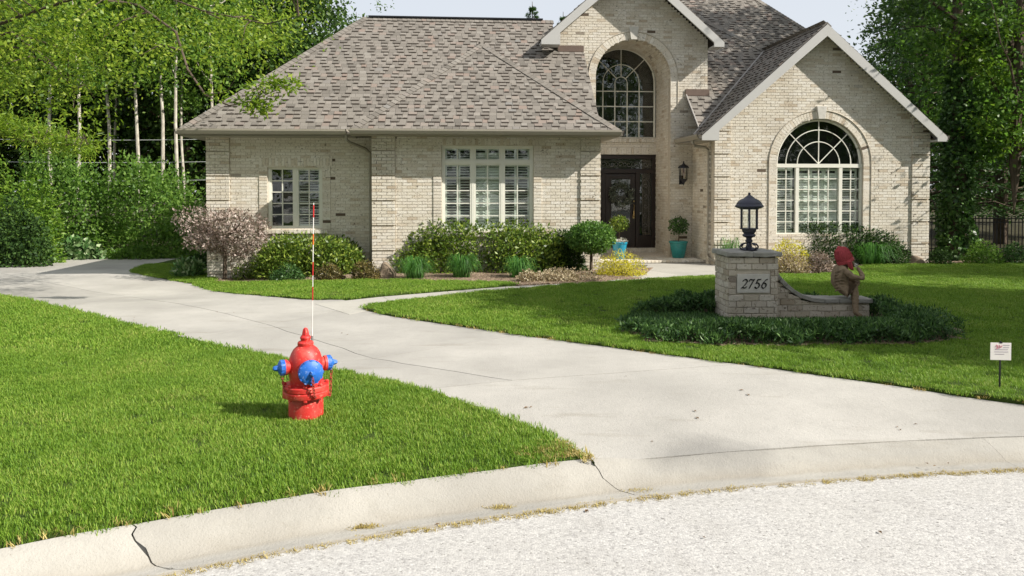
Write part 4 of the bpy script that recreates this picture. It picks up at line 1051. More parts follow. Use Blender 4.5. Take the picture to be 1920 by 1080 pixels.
for k in range(-1, 11):
    z0 = k*CH2-.03+.0; z1 = z0+CH2
    if z1 > .945: break
    for P, L, x0 in ((Pf, SX, 0), (Pl, SY, 0), (Pr, SY, 0)):
        cuts_ = [x0] + [x for x in np.arange(BL2/2 if k % 2 else BL2, L-.03, BL2)] + [L]
        for a, b in zip(cuts_, cuts_[1:]):
            if P is Pf and z0 > PLZ[0]-.06 and z1 < PLZ[1]+.06 and b > PLX[0] and a < PLX[1]:
                if a < PLX[0]-.05: sbrick(a, PLX[0]-.012, z0, z1, P)
                if b > PLX[1]+.05: sbrick(PLX[1]+.012, b, z0, z1, P)
                continue
            if P is Pr and z0 > 0 and z0 < .75 and a > .12 and b < .5 : continue
            sbrick(a, b, z0, z1, P)
    cuts_ = [SX+.012] + [x for x in np.arange(SX+(BL2/2 if k % 2 else BL2), XE-.03, BL2)] + [XE]
    for a, b in zip(cuts_, cuts_[1:]):
        ta, tb = wtop(a), wtop(b)
        if z1 <= min(ta, tb): sbrick(a, b, z0, z1, Pw)
        elif max(ta, tb) > z0+.03:
            sl = (max(z0+.012, min(z1-.005, ta-.004)), max(z0+.012, min(z1-.005, tb-.004))); sbrick(a, b, z0, z1, Pw, slant=sl)
    if z1 < .28: sbrick(.20, .33, z0, z1, Pe); sbrick(.33, .46, z0, z1, Pe)
def stonecap(x0, x1, y0, y1, z0, z1, nm='cap_stone', seed=0):
    r = random.Random(seed); mb = MB(); mb.box(x0, x1, y0, y1, z0, z1); me = mb.mesh(nm, M['cap'], bev=.012, seg=1)
    bm = bmesh.new(); bm.from_mesh(me); bmesh.ops.subdivide_edges(bm, edges=[e for e in bm.edges if e.calc_length() > .2], cuts=4, use_grid_fill=True)
    for v_ in bm.verts: v_.co += Vector((r.uniform(-.006,.006), r.uniform(-.009,.009), r.uniform(-.007,.007)))
    bm.to_mesh(me); bm.free(); link(bpy.data.objects.new(nm, me), sign)
stonecap(-.05, .33, -.05, SY+.05, .945, 1.015, seed=1); stonecap(.338, SX+.05, -.05, SY+.05, .945, 1.012, seed=2)
# cap stones of the low wall follow the sweep
edges = [SX+.02, .78, .86, .97, 1.10, 1.26, 1.44, 1.64, 1.84, XE+.04]
for i, (a, b) in enumerate(zip(edges, edges[1:])):
    r = random.Random(20+i); za, zb_ = wtop(a), wtop(b); n_ = Vector((-(zb_-za), 0, b-a)).normalized()*.062; mb = MB(); a2, b2 = a+.003, b-.003
    vs = []
    for y in (.155, .505):
        for q in (Vector((a2, y, za)), Vector((b2, y, zb_)), Vector((b2, y, zb_))+n_, Vector((a2, y, za))+n_): vs.append(q+Vector((0, r.uniform(-.008,.008), r.uniform(-.005,.005))))
    mb.add(vs, [(0,1,2,3),(7,6,5,4),(0,4,5,1),(1,5,6,2),(2,6,7,3),(3,7,4,0)]).build('cap_stone', M['cap'], sign, bev=.01, seg=2)
pl = MB().box(PLX[0], PLX[1], -.022, .0, PLZ[0], PLZ[1]).build('plaque', M['stone'], sign, bev=.004)
def nib(mb, pts, ang, w, y):     # a broad pen stroke: the numerals of the plaque
    n = len(pts); a = Vector((math.cos(ang), 0, math.sin(ang)))*w; t = Vector((math.cos(ang+1.57), 0, math.sin(ang+1.57)))*w*.30
    for p, q in zip(pts, pts[1:]):
        p, q = Vector((p[0], 0, p[1])), Vector((q[0], 0, q[1])); d = (q-p); ext = d.normalized()*.002 if d.length > 0 else d
        c = [p+a+t, p-a+t, p-a-t, p+a-t]; e = [x+d+ext for x in c]
        cor = c+e; cx = sum((x for x in cor), Vector())/8
        hull = geometry.convex_hull_2d([(x.x, x.z) for x in cor]); poly = [(cor[i].x, cor[i].z) for i in hull]
        prismed = prism(poly, y, y+.012); mb.add(prismed.v, prismed.f)
def ell(cx, cz, rx, rz, a0, a1, n=12): return [(cx+rx*math.cos(R(a0+(a1-a0)*i/n)), cz+rz*math.sin(R(a0+(a1-a0)*i/n))) for i in range(n+1)]
GL = {'2': [ell(.30,.72,.24,.25,165,-20,12)+[(.44,.50),(.25,.25),(.06,.03)], [(.06,.04),(.20,.07),(.36,.02),(.50,.05),(.56,.16)]],
      '7': [[(.04,.80),(.07,.95),(.2,.96),(.36,.91),(.56,.96)], [(.56,.96),(.40,.62),(.28,.30),(.20,.0)]],
      '5': [[(.54,.98),(.40,.94),(.20,.95)], [(.20,.95),(.12,.55)], [(.12,.55)]+ell(.26,.28,.24,.29,105,-150,14)],
      '6': [[(.54,.97),(.36,.88),(.18,.64),(.07,.36)], ell(.29,.28,.225,.28,180,-180,20)]}
for i, chn in enumerate('2756'):
    mb = MB(); s = .128; ox = PLX[0]+.052+i*.093; oz = PLZ[0]+.066; k = 0
    for st in GL[chn]: nib(mb, [(ox+(x+z*.20)*s*1.0, oz+z*s) for x, z in st], R(40), .0095, -.030+.0007*k); k += 1
    mb.build('numeral', M['numeral'], pl, recalc=True)

# lantern standing on the pillar
lx, lw = .36, .30
lan = thing('pillar_lantern', 'dark domed lantern with clear glass standing on top of the brick pillar', 'lantern', (px0+.38, py0+.31, SZ+1.013))
ft = MB(); ft.lathe([(.115,0),(.12,.012),(.10,.03),(.05,.045),(.042,.06)], 24)
for k in range(6):
    a = 2*math.pi*k/6; ft.tube([(.06*math.cos(a), .06*math.sin(a), .10), (.11*math.cos(a), .11*math.sin(a), .085), (.135*math.cos(a), .135*math.sin(a), .045), (.115*math.cos(a), .115*math.sin(a), .02)], .014, 6)
ft.build('base', M['lamp'], lan, smooth=True)
MB().lathe([(.04,.05),(.036,.11),(.05,.125),(.052,.145),(.038,.16),(.042,.18),(.085,.20),(.095,.215),(.09,.225),(.075,.24),(.078,.25),(.098,.27),(.1,.30),(.128,.305),(.128,.32)], 24).build('stem', M['lamp'], lan, smooth=True)
pm = MB()
for k in range(6):
    a = 2*math.pi*(k+.25)/6; m = Matrix.Rotation(a, 4, 'Z'); pm.box(.112, .132, -.011, .011, .315, .60, m)
pm.lathe([(.134,.59),(.134,.61),(.11,.61)], 24); pm.build('posts', M['lamp'], lan)
MB().lathe([(.108,.318),(.108,.597)], 24, cap=False).build('glass', M['glass'], lan, smooth=True)
MB().lathe([(.022,.32),(.022,.42)], 10).build('candle', M['white'], lan, smooth=True); MB().lathe([(.004,.42),(.024,.45),(.028,.48),(.014,.53),(.001,.54)], 12).build('bulb', M['glass'], lan, smooth=True)
MB().lathe([(.13,.603),(.16,.606),(.197,.622),(.2,.634),(.196,.646),(.178,.665),(.178,.672),(.160,.70),(.125,.73),(.075,.752),(.07,.757),(.06,.768),(.045,.778),(.03,.79),(.016,.80)], 32).build('roof', M['lamp'], lan, smooth=True)
fn = MB(); fn.ball((0,0,.815), .019); fn.lathe([(.012,.795),(.016,.80),(.012,.805)], 12); fn.build('finial', M['lamp'], lan, smooth=True)

# ------------------------------------------------------------------ the seated figure on the low wall
def skin_mesh(name, joints, bones, root, mat, sub=2):
    me = bpy.data.meshes.new(name); me.from_pydata([j[:3] for j in joints], bones, []); o = bpy.data.objects.new(name, me); col.objects.link(o)
    md = o.modifiers.new('s', 'SKIN'); md.use_smooth_shade = True; o.modifiers.new('u', 'SUBSURF').levels = sub
    for i, v_ in enumerate(me.skin_vertices[0].data):
        r = joints[i][3]; v_.radius = (r, r) if not hasattr(r, '__len__') else r; v_.use_root = (i == root)
    dg = bpy.context.evaluated_depsgraph_get(); dg.update(); nm = bpy.data.meshes.new_from_object(o.evaluated_get(dg)); bpy.data.objects.remove(o)
    
    for v_ in nm.vertices:
        q = v_.co; v_.co = q + v_.normal*(.004*math.sin(q.x*70+q.z*25)*math.sin(q.y*60+q.z*20)+.0012*math.sin(q.z*120+q.x*40))
    nm.materials.clear(); nm.materials.append(mat); nm.name = name; nm.shade_smooth(); return nm
sx, sy_ = 1.68, .30; zt = wtop(1.75)+.062
st = thing('seated_statue', 'brown statue in a red knit hat sitting hunched on the low wall', 'statue', (0, 0, 0)); st.parent = None
st.matrix_world = Matrix.Translation((px0, py0, SZ)) @ Matrix.Rotation(R(1), 4, 'Z') @ Matrix.Translation((sx, sy_-.04, zt))
# local: +x is the way it looks, -y towards the street, z up from the seat
J = [(0,0,.10,(.115,.13)), (-.012,0,.23,(.108,.125)), (-.005,0,.36,(.108,.14)), (.04,0,.45,(.068,.078)), (.075,0,.475,(.055,.06)), (.105,0,.535,(.078,.076)), (.135,0,.59,(.068,.066)),
     (.175,0,.525,.042), (.215,0,.508,.026),
     (.015,-.14,.405,.058), (.125,-.185,.315,.043), (.275,-.16,.295,.036), (.27,-.10,.385,.032), (.235,-.045,.445,.024),
     (.02,.145,.39,.066), (.13,.15,.29,.045), (.215,.06,.255,.038), (.24,-.02,.245,.031), (.235,-.07,.235,.024),
     (.06,-.095,.105,.092), (.175,-.105,.165,.068), (.175,-.125,.03,.054), (.165,-.16,-.09,.045), (.165,-.185,-.20,.038), (.21,-.20,-.22,.032), (.25,-.20,-.23,.022),
     (.08,.09,.12,.085), (.25,.08,.225,.062), (.26,.08,.12,.052), (.25,.08,.035,.042), (.29,.08,.018,.03), (.325,.08,.013,.02)]
Bn = [(0,1),(1,2),(2,3),(3,4),(4,5),(5,6),(5,7),(7,8),(2,9),(9,10),(10,11),(11,12),(12,13),(2,14),(14,15),(15,16),(16,17),(17,18),(0,19),(19,20),(20,21),(21,22),(22,23),(23,24),(24,25),(0,26),(26,27),(27,28),(28,29),(29,30),(30,31)]
link(bpy.data.objects.new('figure', skin_mesh('figure', J, Bn, 0, M['statue'], 3)), st)
def hand(base, d, spread, up, nm='fingers', L=.055, mat='statue'):
    base, d, spread, up = map(lambda q: Vector(q).normalized() if q is not base else Vector(q), (base, d, spread, up)); mb = MB()
    for k in range(4):
        p = base + spread*(k-1.5)*.016; f = (.85, 1, .95, .75)[k]*L
        mb.tube([p-d*.01, p+d*f*.45+up*.006, p+d*f*.8-up*.004, p+d*f-up*.018], [.0085,.008,.0075,.005], 7)
    mb.tube([base-spread*.024-d*.012, base-spread*.038+d*.012, base-spread*.036+d*.034-up*.006], [.010,.009,.006], 7)
    mb.build(nm, M[mat], st, smooth=True)
hand((.235,-.045,.455), (-.2,.3,1), (.8,.4,0), (1,-.2,0), L=.055, mat='palerock')
hand((.235,-.085,.235), (-.25,-.9,-.45), (.8,.1,.5), (0,-.4,1), L=.07)
fc = MB(); fc.ball((.20,-.034,.552), .013); fc.ball((.20,.034,.552), .013); fc.tube([(.205,-.03,.507),(.238,0,.497),(.205,.03,.507)], .006, 6); fc.tube([(.17,-.05,.572),(.207,-.02,.574),(.207,.02,.574),(.17,.05,.572)], .011, 6)
fc.tube([(.13,-.072,.545),(.165,-.066,.515),(.19,-.045,.475),(.205,-.01,.452)], [.014,.018,.018,.012], 6); fc.tube([(.13,.072,.545),(.165,.066,.515),(.19,.045,.475),(.205,.01,.452)], [.014,.018,.018,.012], 6)
fc.build('face', M['statue'], st, smooth=True)
fd = MB()    # carved folds over the back and shoulder
for k in range(7):
    z0 = .10+.045*k; fd.tube([(-.10+.012*abs(k-3)*.5, -.06, z0), (-.085, -.10, z0+.02), (-.03, -.135, z0+.045), (.04, -.135, z0+.03)], [.006,.011,.011,.005], 6)
fd.build('carved_folds', M['statue'], st, smooth=True)
hat = MB(); hm = Matrix.Translation((.075,0,.565)) @ Matrix.Scale(1.06, 4) @ Matrix.Rotation(R(-24), 4, 'Y')
hat.lathe([(.100,-.055),(.112,-.05),(.113,-.015),(.104,-.01),(.108,.0),(.106,.05),(.094,.10),(.072,.14),(.044,.16),(.012,.166)], 28, hm)
for k in range(28):
    a = 2*math.pi*k/28; hat.tube([hm @ Vector((r*math.cos(a), r*math.sin(a), z)) for r, z in ((.109,0),(.107,.05),(.095,.10),(.072,.142),(.03,.167))], .0045, 4)
hat.ball(hm @ Vector((-.01,0,.165)), .028); hat.tube([hm @ Vector((.0,.100,-.03)), hm @ Vector((.0,.092,-.13)), hm @ Vector((.02,.07,-.17))], [.04,.03,.01], 8); hat.tube([hm @ Vector((.0,-.100,-.03)), hm @ Vector((.0,-.094,-.13)), hm @ Vector((.02,-.07,-.17))], [.04,.03,.01], 8)
hat.build('hat', M['hat'], st, smooth=True)

# ------------------------------------------------------------------ small sign on a stake, bench, rocks, wires, fence, pots, wreath
gx_, gy_ = at(1874, 734); ls = thing('lawn_sign', 'small white square sign with faint pink print on a thin stake', 'sign', (gx_, gy_, lz(gx_, gy_)), R(-6))
MB().box(-.006, .006, -.006, .006, -.05, .44).build('stake', M['black'], ls)
pn = MB().box(-.09, .09, -.011, -.007, .265, .425).build('panel', M['white'], ls, bev=.001)
pr = MB(); pr.tube([(-.045,-.0125,.39),(-.035,-.0125,.405),(-.025,-.0125,.39),(-.03,-.0125,.375),(-.04,-.0125,.372)], .004, 4); pr.tube([(-.015,-.0125,.372),(-.012,-.0125,.405),(.0,-.0125,.38),(.01,-.0125,.40)], .003, 4)
pr.build('print_mark', M['pink'], pn)
pr = MB()
for k, (a, b) in enumerate(((.02,.075),(.02,.07),(-.05,.06),(-.055,.065),(-.05,.03))): z = .40-.021*k if k < 2 else .36-.021*(k-2); pr.box(a, b, -.0125, -.0108, z, z+.006)
pr.build('print_line', M['grey'], pn, kind='stuff')
MB().box(-.012, .012, -.013, -.006, .42, .432).build('clip', M['black'], ls)

bx, by = at(39, 488); bn = thing('stone_bench', 'small pale stone bench at the edge of the left shrubs', 'bench', (bx, by+.3, tz(bx, by)))
MB().box(-.27, .27, -.16, .16, .22, .29).build('seat', M['palerock'], bn, bev=.015); MB().box(-.03, .10, -.11, .11, -.05, .22).build('leg', M['palerock'], bn, bev=.01)
MB().box(-.24, -.14, -.11, .11, -.05, .22).build('leg', M['palerock'], bn, bev=.01)
def rock(px, py, w, h, mat, label, seed, d=None):
    x, y = at(px, py); r = random.Random(seed); bm = bmesh.new(); bmesh.ops.create_icosphere(bm, subdivisions=3, radius=1)
    for v_ in bm.verts:
        k = 1+.18*math.sin(v_.co.x*3+seed)*math.sin(v_.co.y*2.7+seed)+.12*math.sin(v_.co.z*5+seed*2+v_.co.x*4)+r.uniform(-.03,.03)
        v_.co = Vector((v_.co.x*w/2*k, v_.co.y*(d or w*.7)/2*k, max(-.3, v_.co.z)*h*k*.8))
    me = bpy.data.meshes.new('rock'); bm.to_mesh(me); bm.free(); me.materials.append(mat); me.shade_smooth()
    o = link(bpy.data.objects.new('rock', me)); o.location = (x, y+.15, tz(x, y)+.02); return tag(o, label, 'rock')
rock(228, 483, .45, .16, M['palerock'], 'pale flat rock beside the far edge of the driveway', 3)
rock(722, 522, .46, .34, M['rock'], 'brown boulder at the corner of the front block', 5)
rock(1725, 496, .5, .25, M['rock'], 'low brown rock at the right corner of the garden gable', 9)
for i, (py, zz, a, b, lab) in enumerate(((256,3.75,-19.5,-9.2,'uppermost thin pale wire strung between the slender trunks'), (301,2.9,-19.0,-8.6,'middle thin wire strung between the slender trunks'), (341,2.2,-18.6,-9.0,'lowest thin wire strung just above the bushes'))):
    mb = MB(); mb.tube([(a+(b-a)*t/12, 28.2+.6*t/12, zz-.06*math.sin(math.pi*t/12)+.1*t/12) for t in range(13)], .011, 5)
    tag(mb.build('wire', plain('wire_'+str(i), (.45,.47,.45), .5), smooth=True), lab, 'wire')

fence = thing('picket_fence', 'black metal picket fence behind the garden at the right of the house', 'fence', (12.2, 24.3, tz(12, 24)))
pk = MB(); pk.box(-.011, .011, -.011, .011, .02, 1.16); pk.lathe([(.011,1.16),(.016,1.17),(.001,1.22)], 4); pkm = pk.mesh('picket', M['black'])
for i in range(72):
    o = link(bpy.data.objects.new('picket', pkm), fence); o.location = (.06+i*.118, 0, 0)
for z in (.12, .98, 1.10): MB().box(0, 8.6, -.016, .016, z-.016, z+.016).build('rail', M['black'], fence)
ps = MB(); ps.box(-.04, .04, -.04, .04, -.1, 1.26); ps.ball((0,0,1.33), .06); psm = ps.mesh('post', M['black'], smooth=True)
for x in (0, 2.36, 4.72, 7.08, 8.6): o = link(bpy.data.objects.new('post', psm), fence); o.location = (x, .03, 0)

def pot(px, D, h, r, mat, label, zb=-.055):
    p = atd(px, 470, D); o = thing('planter', label, 'planter', (p.x, p.y, zb), group='glazed planters by the front door')
    b = MB(); b.lathe([(r*.62,0),(r*.68,.02),(r*.86,h*.55),(r*.95,h*.86),(r,h*.88),(r*1.04,h*.92),(r*1.04,h*.98),(r,h),(r*.9,h),(r*.87,h*.9)], 28, cap=False); b.lathe([(.001,.01),(r*.62,.0)], 28, cap=False)
    b.build('pot', mat, o, smooth=True); MB().lathe([(.001,h*.91),(r*.88,h*.9)], 20, cap=False).build('soil', M['mulch'], o); return p
potR = pot(1272, 20.95, .47, .255, M['teal'], 'teal green planter standing at the right of the front door')
potL = pot(1162, 20.6, .47, .215, M['tealblue'], 'blue glazed planter in front of the dark door')

# ------------------------------------------------------------------ plants
def leaf_quads(P, out, L, Wd, g, droop=.2, randn=.9, up=.3):
    n = len(P); a = out*.6 + g.normal(0, randn, (n, 3)) + np.array([0, 0, up]); a /= np.linalg.norm(a, axis=1)[:, None]
    q = out + g.normal(0, .6, (n, 3)); b = np.cross(a, q); b /= np.maximum(1e-6, np.linalg.norm(b, axis=1))[:, None]
    l = (L*g.uniform(.6, 1.3, n))[:, None]; w = (Wd*g.uniform(.6, 1.3, n))[:, None]; c = np.cross(a, b)
    mid = P + a*l*.45 + c*l*.06; tip = P + a*l - c*l*droop*.5
    return np.stack([P, mid + b*w*.5, tip, mid - b*w*.5], 1)
def unit(v): return v/np.maximum(1e-9, np.linalg.norm(v, axis=1))[:, None]
def blob(n, dims, g, box=1.0, base=True, shell=.72, lump=.14, k=5):
    """points of a lumpy rounded mass: dims half width, half depth, height"""
    v = unit(g.normal(0, 1, (n, 3)))
    if base: v[:, 2] = np.abs(v[:, 2])*1.0 - .12*g.random(n)
    if box != 1: v = np.sign(v)*np.abs(v)**box; v = v/np.max(np.abs(v), axis=1)[:, None]**.0
    f = g.uniform(0, 6.28, (k, 3)); fr = g.uniform(2, 5.5, (k, 3)); lm = sum(np.sin((v*fr[i]+f[i]).sum(1)) for i in range(k))/k
    r = np.where(g.random(n) < .75, g.uniform(shell, 1.02, n), g.uniform(.3, shell, n))*(1+lump*lm*1.6)
    return v*r[:, None]*np.array(dims), v
def bush(name, label, cat, px, pyb, wpx, pyt, mat, n, L, Wd, group=None, depth=.8, box=1.0, D=None, lump=.14, stem=True, seed=None, zb=None, up=.3, droop=.2):
    x, y = at(px, pyb); w = wpx*y/1400
    yc = D if D else y + w*depth*.4; x = (px-960)/1400*yc; w = wpx*yc/1400; h = (pyb-pyt)*yc/1400 + (yc-y)*.02
    top = CAM_H + (355-pyt)*yc/1400; z0 = tz(x, yc) if zb is None else zb; h = max(.1, top-z0)
    g = np.random.default_rng(seed or int(px*7+pyt)); P, v = blob(n, (w/2, w*depth/2, h), g, box, lump=lump)
    P[:, 2] *= h/np.percentile(P[:, 2], 97); P[:, 2] = np.maximum(P[:, 2], .02*g.random(n))
    root = thing(name, label, cat, (x, yc, z0), group=group)
    link(bpy.data.objects.new('foliage', quad_mesh('foliage', leaf_quads(P, v, L, Wd, g, droop=droop, up=up), mat)), root)
    if stem:
        mb = MB()
        for i in range(9):
            q = P[g.integers(0, n)]*.8; a = Vector((q[0]*.25, q[1]*.25, -.05)); b = Vector(q); c = a.lerp(b, .5)+Vector((0,0,.06)); mb.tube([a, c, b], [.014,.009,.004], 5)
        mb.build('stems', M['twig'], root, smooth=True)
    return root
LM = {}
LM['hedge'] = leafmat('hedge_leaf', ((.03,.07,.012), (.12,.20,.024), (.34,.42,.07)), .35, .4, .4)
LM['dark'] = leafmat('dark_leaf', ((.014,.035,.010), (.034,.075,.018), (.08,.15,.03)), .2, .55, .15)
LM['globe'] = leafmat('globe_leaf', ((.02,.055,.015), (.05,.12,.03), (.11,.22,.05)), .25, .45)
LM['ball'] = leafmat('ball_leaf', ((.04,.10,.02), (.09,.20,.035), (.18,.31,.06)), .35)
LM['yellow'] = leafmat('yellow_leaf', ((.28,.26,.02), (.58,.54,.04), (.74,.68,.09)), .4)
LM['beige'] = leafmat('beige_leaf', ((.18,.13,.09), (.42,.34,.22), (.56,.50,.34)), .25)
LM['pinkish'] = leafmat('dappled_leaf', ((.06,.06,.03), (.26,.19,.165), (.60,.50,.45)), .25)
LM['red'] = leafmat('bronze_leaf', ((.05,.05,.02), (.12,.10,.035), (.22,.17,.05)), .25)
LM['day'] = leafmat('daylily_leaf', ((.03,.10,.02), (.07,.20,.035), (.15,.33,.07)), .4)
LM['bright'] = leafmat('bright_leaf', ((.05,.11,.012), (.12,.24,.02), (.24,.36,.045)), .45)
LM['lime'] = leafmat('lime_leaf', ((.05,.11,.013), (.18,.30,.022), (.38,.47,.06)), .5)
LM['mid'] = leafmat('mid_leaf', ((.05,.12,.018), (.125,.25,.038), (.24,.38,.07)), .5)
LM['wood'] = leafmat('wood_leaf', ((.02,.055,.012), (.06,.125,.022), (.13,.22,.04)), .4)
LM['maple'] = leafmat('maple_leaf', ((.035,.10,.015), (.10,.22,.032), (.20,.36,.055)), .5)
LM['pine'] = leafmat('pine_needle', ((.02,.055,.014), (.05,.12,.028), (.10,.20,.045)), .3)
LM['ivy'] = leafmat('ivy_leaf', ((.02,.06,.014), (.06,.14,.03), (.13,.24,.06)), .3, .4, .5)
LM['hosta'] = leafmat('hosta_leaf', ((.05,.13,.04), (.12,.24,.07), (.42,.50,.28)), .25)
LM['juniper'] = leafmat('juniper_needle', ((.018,.05,.016), (.055,.125,.035), (.15,.27,.07)), .25)
LM['whitefl'] = leafmat('white_flower', ((.5,.5,.46), (.7,.7,.66), (.8,.8,.78)), .2)
LM['wreath'] = leafmat('wreath_leaf', ((.05,.065,.045), (.16,.19,.14), (.38,.40,.33)), .2)

def straps(name, label, px, pyb, wpx, pyt, n, mat, seed, cat='plant', group=None):
    x, y = at(px, pyb); w = wpx*y/1400*.5; y += w*.7; x = (px-960)/1400*y; h = CAM_H+(355-pyt)*y/1400-tz(x, y); w = wpx*y/1400*.5
    g = random.Random(seed); V = []; F = []
    for i in range(n):
        a = g.uniform(0, 6.283); rr = w*g.uniform(.25, .95); b = Vector((math.cos(a), math.sin(a), 0)); s = Vector((-b.y, b.x, 0))*.0085; p0 = b*g.uniform(0, w*.45); hh = h*g.uniform(.45, 1.1); k = len(V)
        for j in range(5):
            t = j/4; c = p0 + b*(rr*t) + Vector((0, 0, hh*4*(t*.9)*(1-t*.9))); wd = (1-t)**.6 if j else .8
            V += [c-s*wd, c+s*wd]
        F += [(k+2*j, k+2*j+1, k+2*j+3, k+2*j+2) for j in range(4)]
    root = thing(name, label, cat, (x, y, tz(x, y)), group=group); me = bpy.data.meshes.new('leaves'); me.from_pydata(V, [], F); me.materials.append(mat); me.shade_smooth()
    link(bpy.data.objects.new('leaves', me), root); return root
GB_ = 'clipped shrubs in the front beds'
bush('hedge', 'wide dark leafy hedge under the two sash window of the set back wing', 'hedge', 582, 520, 215, 450, LM['hedge'], 9500, .10, .046, box=.75, depth=.55, lump=.1)
bush('hedge', 'glossy yellow green hedge under the three part window', 'hedge', 905, 512, 350, 424, LM['hedge'], 19000, .10, .046, box=.72, depth=.42, lump=.1)
bush('shrub', 'small round dark shrub in front of the wing hedge', 'shrub', 540, 527, 66, 499, LM['globe'], 1500, .05, .03)
bush('shrub', 'bronze leaved shrub behind the hydrant rod', 'shrub', 617, 527, 58, 500, LM['red'], 1200, .06, .03)
bush('shrub', 'reddish low shrub beside the brown boulder', 'shrub', 683, 526, 55, 494, LM['red'], 1200, .06, .03)
bush('shrub', 'thin leafy shrub at the foot of the dappled tree', 'shrub', 462, 525, 60, 494, LM['hedge'], 700, .06, .03)
straps('daylily', 'daylily clump nearest the brown boulder', 776, 526, 84, 482, 260, LM['day'], 1, group='daylily clumps along the front hedge')
straps('daylily', 'middle daylily clump in front of the hedge', 866, 523, 78, 478, 260, LM['day'], 2, group='daylily clumps along the front hedge')
straps('daylily', 'daylily clump nearest the spreading dark evergreen', 972, 523, 74, 483, 250, LM['day'], 3, group='daylily clumps along the front hedge')
bush('spreading_evergreen', 'very dark evergreen between the hedge and the ball shaped tree', 'shrub', 1058, 510, 84, 446, LM['dark'], 5500, .10, .03, lump=.22)
bush('spirea', 'yellow mounded shrub below the front door', 'shrub', 1162, 519, 100, 478, LM['yellow'], 2600, .05, .022)
bush('ground_cover', 'low beige plants along the edge of the front walk', 'plant', 1045, 529, 128, 508, LM['beige'], 1800, .06, .035, depth=.5, lump=.3)
bush('ground_cover', 'small pale plant between the daylilies and the walk', 'plant', 990, 529, 40, 510, LM['beige'], 600, .06, .035, lump=.3)
bush('hosta', 'white flecked hostas in the shade left of the dappled tree', 'plant', 352, 521, 58, 491, LM['hosta'], 500, .14, .09, stem=False)
bush('shrub', 'dark low shrub in the shade at the left end of the wing', 'shrub', 372, 505, 50, 478, LM['dark'], 900, .09, .05)
# right beds
bush('shrub', 'round green shrub behind the pillar lantern', 'shrub', 1392, 492, 100, 416, LM['globe'], 3600, .07, .045)
bush('yew_hedge', 'long dark yew hedge under the arched garden window', 'hedge', 1562, 496, 262, 423, LM['dark'], 24000, .085, .034, box=.75, depth=.4, lump=.14)
bush('spirea', 'bright yellow shrub right of the brick pillar', 'shrub', 1478, 512, 92, 456, LM['yellow'], 2800, .055, .024)
bush('variegated_shrub', 'pinkish beige shrub against the right side of the brick pillar', 'shrub', 1482, 516, 70, 474, LM['beige'], 1700, .055, .032)
bush('variegated_shrub', 'pale cream shrub left of the seated statue', 'shrub', 1538, 514, 60, 476, LM['pinkish'], 1500, .055, .032)
straps('daylily', 'green daylily clump right of the seated statue', 1636, 500, 100, 456, 380, LM['day'], 4)
bush('shrub', 'dark upright shrub at the right end of the yew hedge', 'shrub', 1682, 498, 44, 462, LM['dark'], 900, .07, .03)
straps('daylily', 'grassy clump behind the cap of the brick pillar', 1370, 500, 66, 447, 110, LM['day'], 5)
bush('shrub', 'low dark shrub between the gable and the ivy covered trunk', 'shrub', 1765, 498, 46, 470, LM['dark'], 1000, .06, .035)
bush('shrub', 'small leafy green shrub right of the ivy covered trunk', 'shrub', 1845, 498, 68, 459, LM['mid'], 1700, .07, .045)
bush('shrub', 'dark green shrub in front of the picket fence', 'shrub', 1902, 497, 60, 461, LM['globe'], 1500, .06, .04)
# left shrubs beyond the drive
bush('shrub', 'large light green bush at the far left of the driveway', 'bush', 105, 486, 230, 285, LM['mid'], 12000, .13, .07, lump=.24, depth=.7)
bush('shrub', 'broad bright green bush below the slender trunks', 'bush', 282, 480, 262, 318, LM['mid'], 12000, .13, .07, lump=.22, depth=.6, D=25.5)
bush('shrub', 'yellow tinged bush left of the light green bush', 'bush', 40, 482, 150, 330, LM['bright'], 5000, .12, .06, lump=.24, depth=.6, D=22.8)
bush('shrub', 'dark low bush behind the stone bench', 'bush', 36, 484, 120, 392, LM['dark'], 4000, .11, .06, lump=.2, depth=.6, D=21.6)
bush('hosta', 'broad white edged hostas along the far edge of the drive', 'plant', 138, 487, 112, 455, LM['hosta'], 1100, .2, .12, stem=False, lump=.25, depth=.4)
bush('hosta', 'pale plants beside the stone bench', 'plant', 18, 489, 46, 470, LM['hosta'], 350, .16, .1, stem=False)
bush('ground_cover', 'ragged green plants behind the pale flat rock', 'plant', 262, 484, 130, 462, LM['mid'], 1500, .1, .06, lump=.3, depth=.4, D=24.3)

def crown_ball(c, dims, n, L, Wd, g, lump=.1):
    P, v = blob(n, dims, g, base=False, lump=lump); return leaf_quads(P + np.array(c), v, L, Wd, g)
def small_tree(name, label, cat, loc, h, trunk_r, dims, n, L, Wd, mat, seed, bark='bark', lump=.1, limbs=6, extra=None):
    root = thing(name, label, cat, loc); g = np.random.default_rng(seed); mb = MB(); th = h-dims[2]
    mb.tube([(0,0,-.05),(.012,.008,th*.5),(0,0,th)], [trunk_r*1.15, trunk_r*.9, trunk_r*.8], 8)
    for k in range(limbs):
        a = 6.283*k/limbs; mb.tube([(0,0,th-.02-.1*dims[2]),(dims[0]*.3*math.cos(a), dims[1]*.3*math.sin(a), th+.1*dims[2]),(dims[0]*.7*math.cos(a), dims[1]*.7*math.sin(a), th+dims[2]*(.1+.3*(k % 3)))], [trunk_r*.6, trunk_r*.4, trunk_r*.15], 5)
    mb.build('trunk', M[bark], root, smooth=True)
    link(bpy.data.objects.new('crown', quad_mesh('crown', crown_ball((0,0,th), dims, n, L, Wd, g, lump), mat)), root); return root
x, y = at(1107, 512); small_tree('topiary_tree', 'clipped ball shaped little tree on a short trunk by the walk', 'tree', (x, y-.1, tz(x, y)), 1.22, .035, (.57,.54,.38), 6500, .06, .042, LM['ball'], 11, lump=.05)
